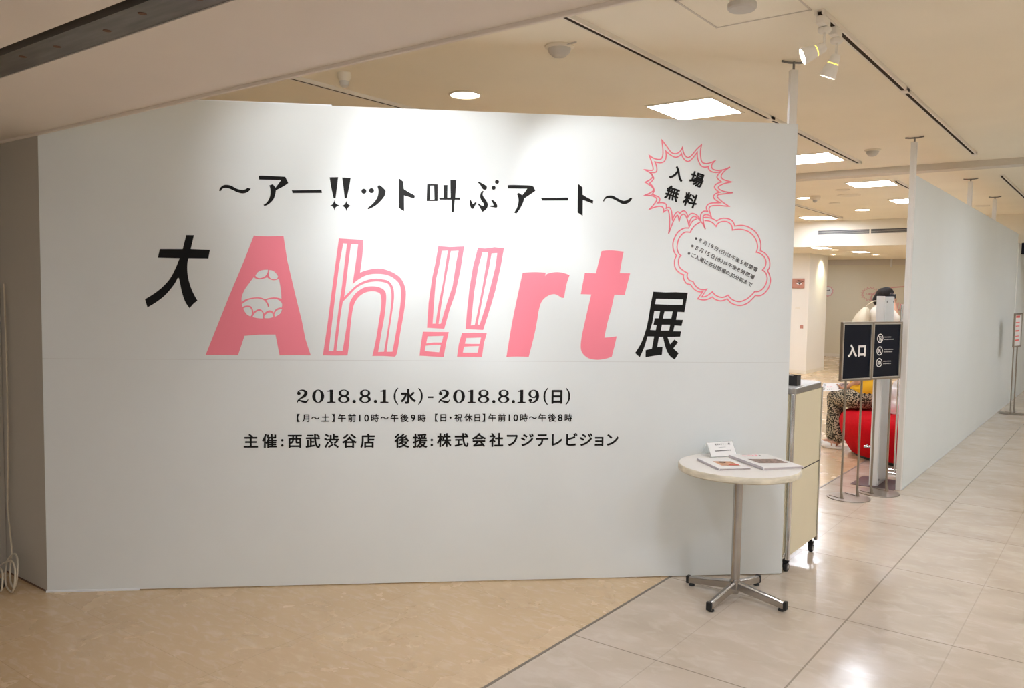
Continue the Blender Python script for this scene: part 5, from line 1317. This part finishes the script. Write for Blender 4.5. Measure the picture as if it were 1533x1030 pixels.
# leaflet, phone and clear bag
lf = thing('leaflet', 'open white leaflet with a photo held by the seated person', 'leaflet', (-2.415, 8.90, .655))
r_v, u_v = Vector((.97, .10, .10)).normalized(), Vector((-.06, .62, .62)).normalized()
LM = plane((0, 0, 0), r_v, u_v)
MB().prism([(-.17, -.055), (.15, -.055), (.15, .055), (-.17, .055)], -.001, .001, mtx=LM).build('sheet', M['paper'], lf)
Flat().rect(-.005, .115, -.035, .045).build('photo', M['photo_brown'], lf, plane(r_v.cross(u_v)*.0016, r_v, u_v))
f_ = Flat(); s = .023
for k in ('A', 'h', 'bang1', 'bang2', 'r', 't'): f_.add(TITLE[k].V, TITLE[k].F, s, -.125-.85*s, -.002-1.23*s)
f_.build('title', M['pink'], lf, plane(r_v.cross(u_v)*.0016, r_v, u_v))
f_ = Flat()
for j in range(5):
    for i in range(4): f_.rect(-.160+i*.006, -.157+i*.006, -.038+j*.017, -.026+j*.017)
for j in range(3): f_.rect(-.118+j*.02, -.106+j*.02, -.034, -.024)
f_.build('print', M['print_grey'], lf, plane(r_v.cross(u_v)*.0016, r_v, u_v))
ph = thing('phone', 'black phone under the hand of the seated person', 'phone', (-2.445, 8.955, .616), radians(20))
MB().box(-.065, .065, -.032, .032, 0, .009).build('phone_body', M['phone'], ph, bevel=.004)
bg = MB()
for c_, r in (((0, 0, .08), (.13, .11, .09)), ((.05, .03, .17), (.10, .09, .09)), ((-.05, -.02, .15), (.08, .08, .09)), ((.01, 0, .25), (.05, .05, .05))): bg.ball(c_, r, 16)
pb = remeshed(bg, 'plastic_bag', M['bag_clear'], None, .012, 3)
for v in pb.data.vertices:
    n_ = sin(v.co.x*70+v.co.z*40)*sin(v.co.y*60+v.co.z*55)
    v.co += v.co.normalized()*.008*n_
    if v.co.z < .004: v.co.z = .004
pb.location = (-1.80, 8.70, .452); pb.scale = (1.3, 1.1, 1.15)
tag(pb, 'crumpled clear plastic bag on the red bench', 'bag')

# standing visitor: back towards the left, looking right
O = Vector((-2.375, 10.44, 0)); FW = Vector((.96, .28, 0)).normalized()
pe = thing('person', 'person with long dark hair in a cream blouse standing behind the white board', 'person', O)
B3 = basis(FW, (0, 0, 1)); R3 = lambda x, y, z: B3 @ Vector((x, y, z))     # x: her right, y: forward, z: up
pelvis, waist, chest, neck, head = R3(0, 0, .97), R3(0, .0, 1.16), R3(0, .0, 1.38), R3(0, .015, 1.515), R3(0, .03, 1.585)
HF = FW*.85+Vector((0, 0, -.50))
b = MB()
b.limb([pelvis, waist, chest, chest+Vector((0, 0, .09))], [.125, .105, .125, .085], 18)
b.limb([chest+Vector((0, 0, .08)), neck, head+Vector((0, 0, -.05))], [.06, .047, .046], 14)
add_head(b, head, HF, (0, 0, 1))
shR, shL = R3(.165, 0, 1.485), R3(-.165, 0, 1.485)
elR, elL = R3(.23, .15, 1.31), R3(-.20, .14, 1.24)
haR, haL = R3(.10, .11, 1.525), R3(-.05, .22, 1.38)
for sh, el, ha in ((shR, elR, haR), (shL, elL, haL)):
    b.limb([chest+Vector((0, 0, .07)), sh], [.075, .054], 14)
    b.limb([sh, (sh+el)/2, el], [.046, .041, .035], 14); b.limb([el, el.lerp(ha, .35), ha], [.035, .034, .023], 14)
add_hand(b, haR, R3(-.25, -.05, 1), R3(-.6, -.6, 0), R3(-1, 0, .4), .8)
add_hand(b, haL, R3(.3, .3, .6), R3(.5, -.6, 0), R3(0, -1, .4), .8)
for s in (-1, 1):
    hp, kn, an = R3(s*.085, 0, .93), R3(s*.09, .015, .51), R3(s*.09, -.02, .085)
    b.limb([hp, hp.lerp(kn, .5), kn], [.090, .076, .054], 14); b.limb([kn, kn.lerp(an, .3), an], [.054, .054, .036], 14)
    b.limb([an, an+FW*.03+Vector((0, 0, -.03)), an+FW*.13+Vector((0, 0, -.052))], [.036, .034, .024], 12)
remeshed(b, 'body', M['skin'], pe, .0065, 3)
face_parts(pe, head, HF, (0, 0, 1))
HB = basis(HF, (0, 0, 1)); h_ = MB()
h_.ball(head+HB @ Vector((0, -.022, .034)), (.085, .088, .097), 20, HB.to_4x4())
h_.limb([head+HB @ Vector((0, -.05, .02)), head+HB @ Vector((0, -.055, -.06))], [.082, .070], 14)
for s in (-1, 1): h_.limb([head+HB @ Vector((s*.07, .03, .06)), head+HB @ Vector((s*.088, .03, -.04)), head+HB @ Vector((s*.080, .01, -.13))], [.028, .026, .020], 12)
remeshed(h_, 'hair', M['hair'], pe, .008, 3)
b = MB()
b.limb([pelvis+Vector((0, 0, -.02)), waist, chest, chest+Vector((0, 0, .085))], [.155, .135, .145, .095], 18)
for sh, el in ((shR, elR), (shL, elL)):
    b.limb([chest+Vector((0, 0, .07)), sh], [.088, .068], 14); b.limb([sh, sh.lerp(el, .8)], [.068, .064], 14)
remeshed(b, 'blouse', M['blouse'], pe, .009, 4)
b = MB()
b.limb([pelvis+Vector((0, 0, .02)), pelvis+Vector((0, 0, -.06))], [.138, .142], 18)
for s in (-1, 1):
    hp, kn, an = R3(s*.085, 0, .91), R3(s*.09, .015, .51), R3(s*.09, -.02, .085)
    b.limb([hp, kn, an+Vector((0, 0, .05))], [.10, .078, .070], 16)
remeshed(b, 'trousers', M['skirt_dark'], pe, .009, 3)
for s in (-1, 1):
    c_ = R3(s*.09, -.02, 0); s_ = MB()
    rr = []
    for z, k in ((0, 1.0), (.025, 1.0), (.055, .86), (.075, .55)):
        rr.append([c_+R3(x*k, (y-.03)*k+.03-(.0 if z < .05 else .03), z) for x, y in ((-.036, -.055), (.036, -.055), (.043, .03), (.045, .09), (.032, .145), (0, .16), (-.032, .145), (-.045, .09), (-.043, .03))])
    s_.rings(rr).build('shoe', M['shoe_white'], pe, bevel=.006)
tt = thing('tote_bag', 'cream canvas bag hanging on the back of the standing person', 'bag', O+R3(.03, -.205, 0))
tb_ = MB()
rr = []
for z, w, d, oy in ((1.14, .05, .03, 0), (1.155, .13, .075, -.015), (1.22, .155, .10, -.03), (1.31, .145, .095, -.025), (1.39, .115, .072, -.005), (1.45, .065, .042, .015), (1.475, .04, .022, .02)):
    rr.append([R3(w*cos(2*pi*i/24)*(1+.05*sin(5*2*pi*i/24)), oy+d*sin(2*pi*i/24)*(1+.07*sin(7*2*pi*i/24)), z) for i in range(24)])
tb_.rings(rr).build('pouch', M['canvas'], tt, smooth=True)
for s in (-.05, .06):
    MB().tube([R3(s*.4, .01, 1.46), R3(s*.7, .04, 1.505), R3(s, .10, 1.55), R3(s*1.1, .17, 1.555)], .006, 8).build('strap', M['canvas'], tt, smooth=True)
cm = thing('compact_camera', 'small black camera held up by the standing person', 'camera', O+R3(.09, .095, 1.61), atan2(FW.y, FW.x))
MB().box(-.036, .036, -.016, .016, -.026, .026).build('camera_body', M['phone'], cm, bevel=.006)
MB().lathe([(.022, 0), (.022, .02), (.017, .022), (.004, .018)], (0.008, .016, 0), 20, axis=(0, 1, 0)).build('lens', M['rubber'], cm, auto=40)
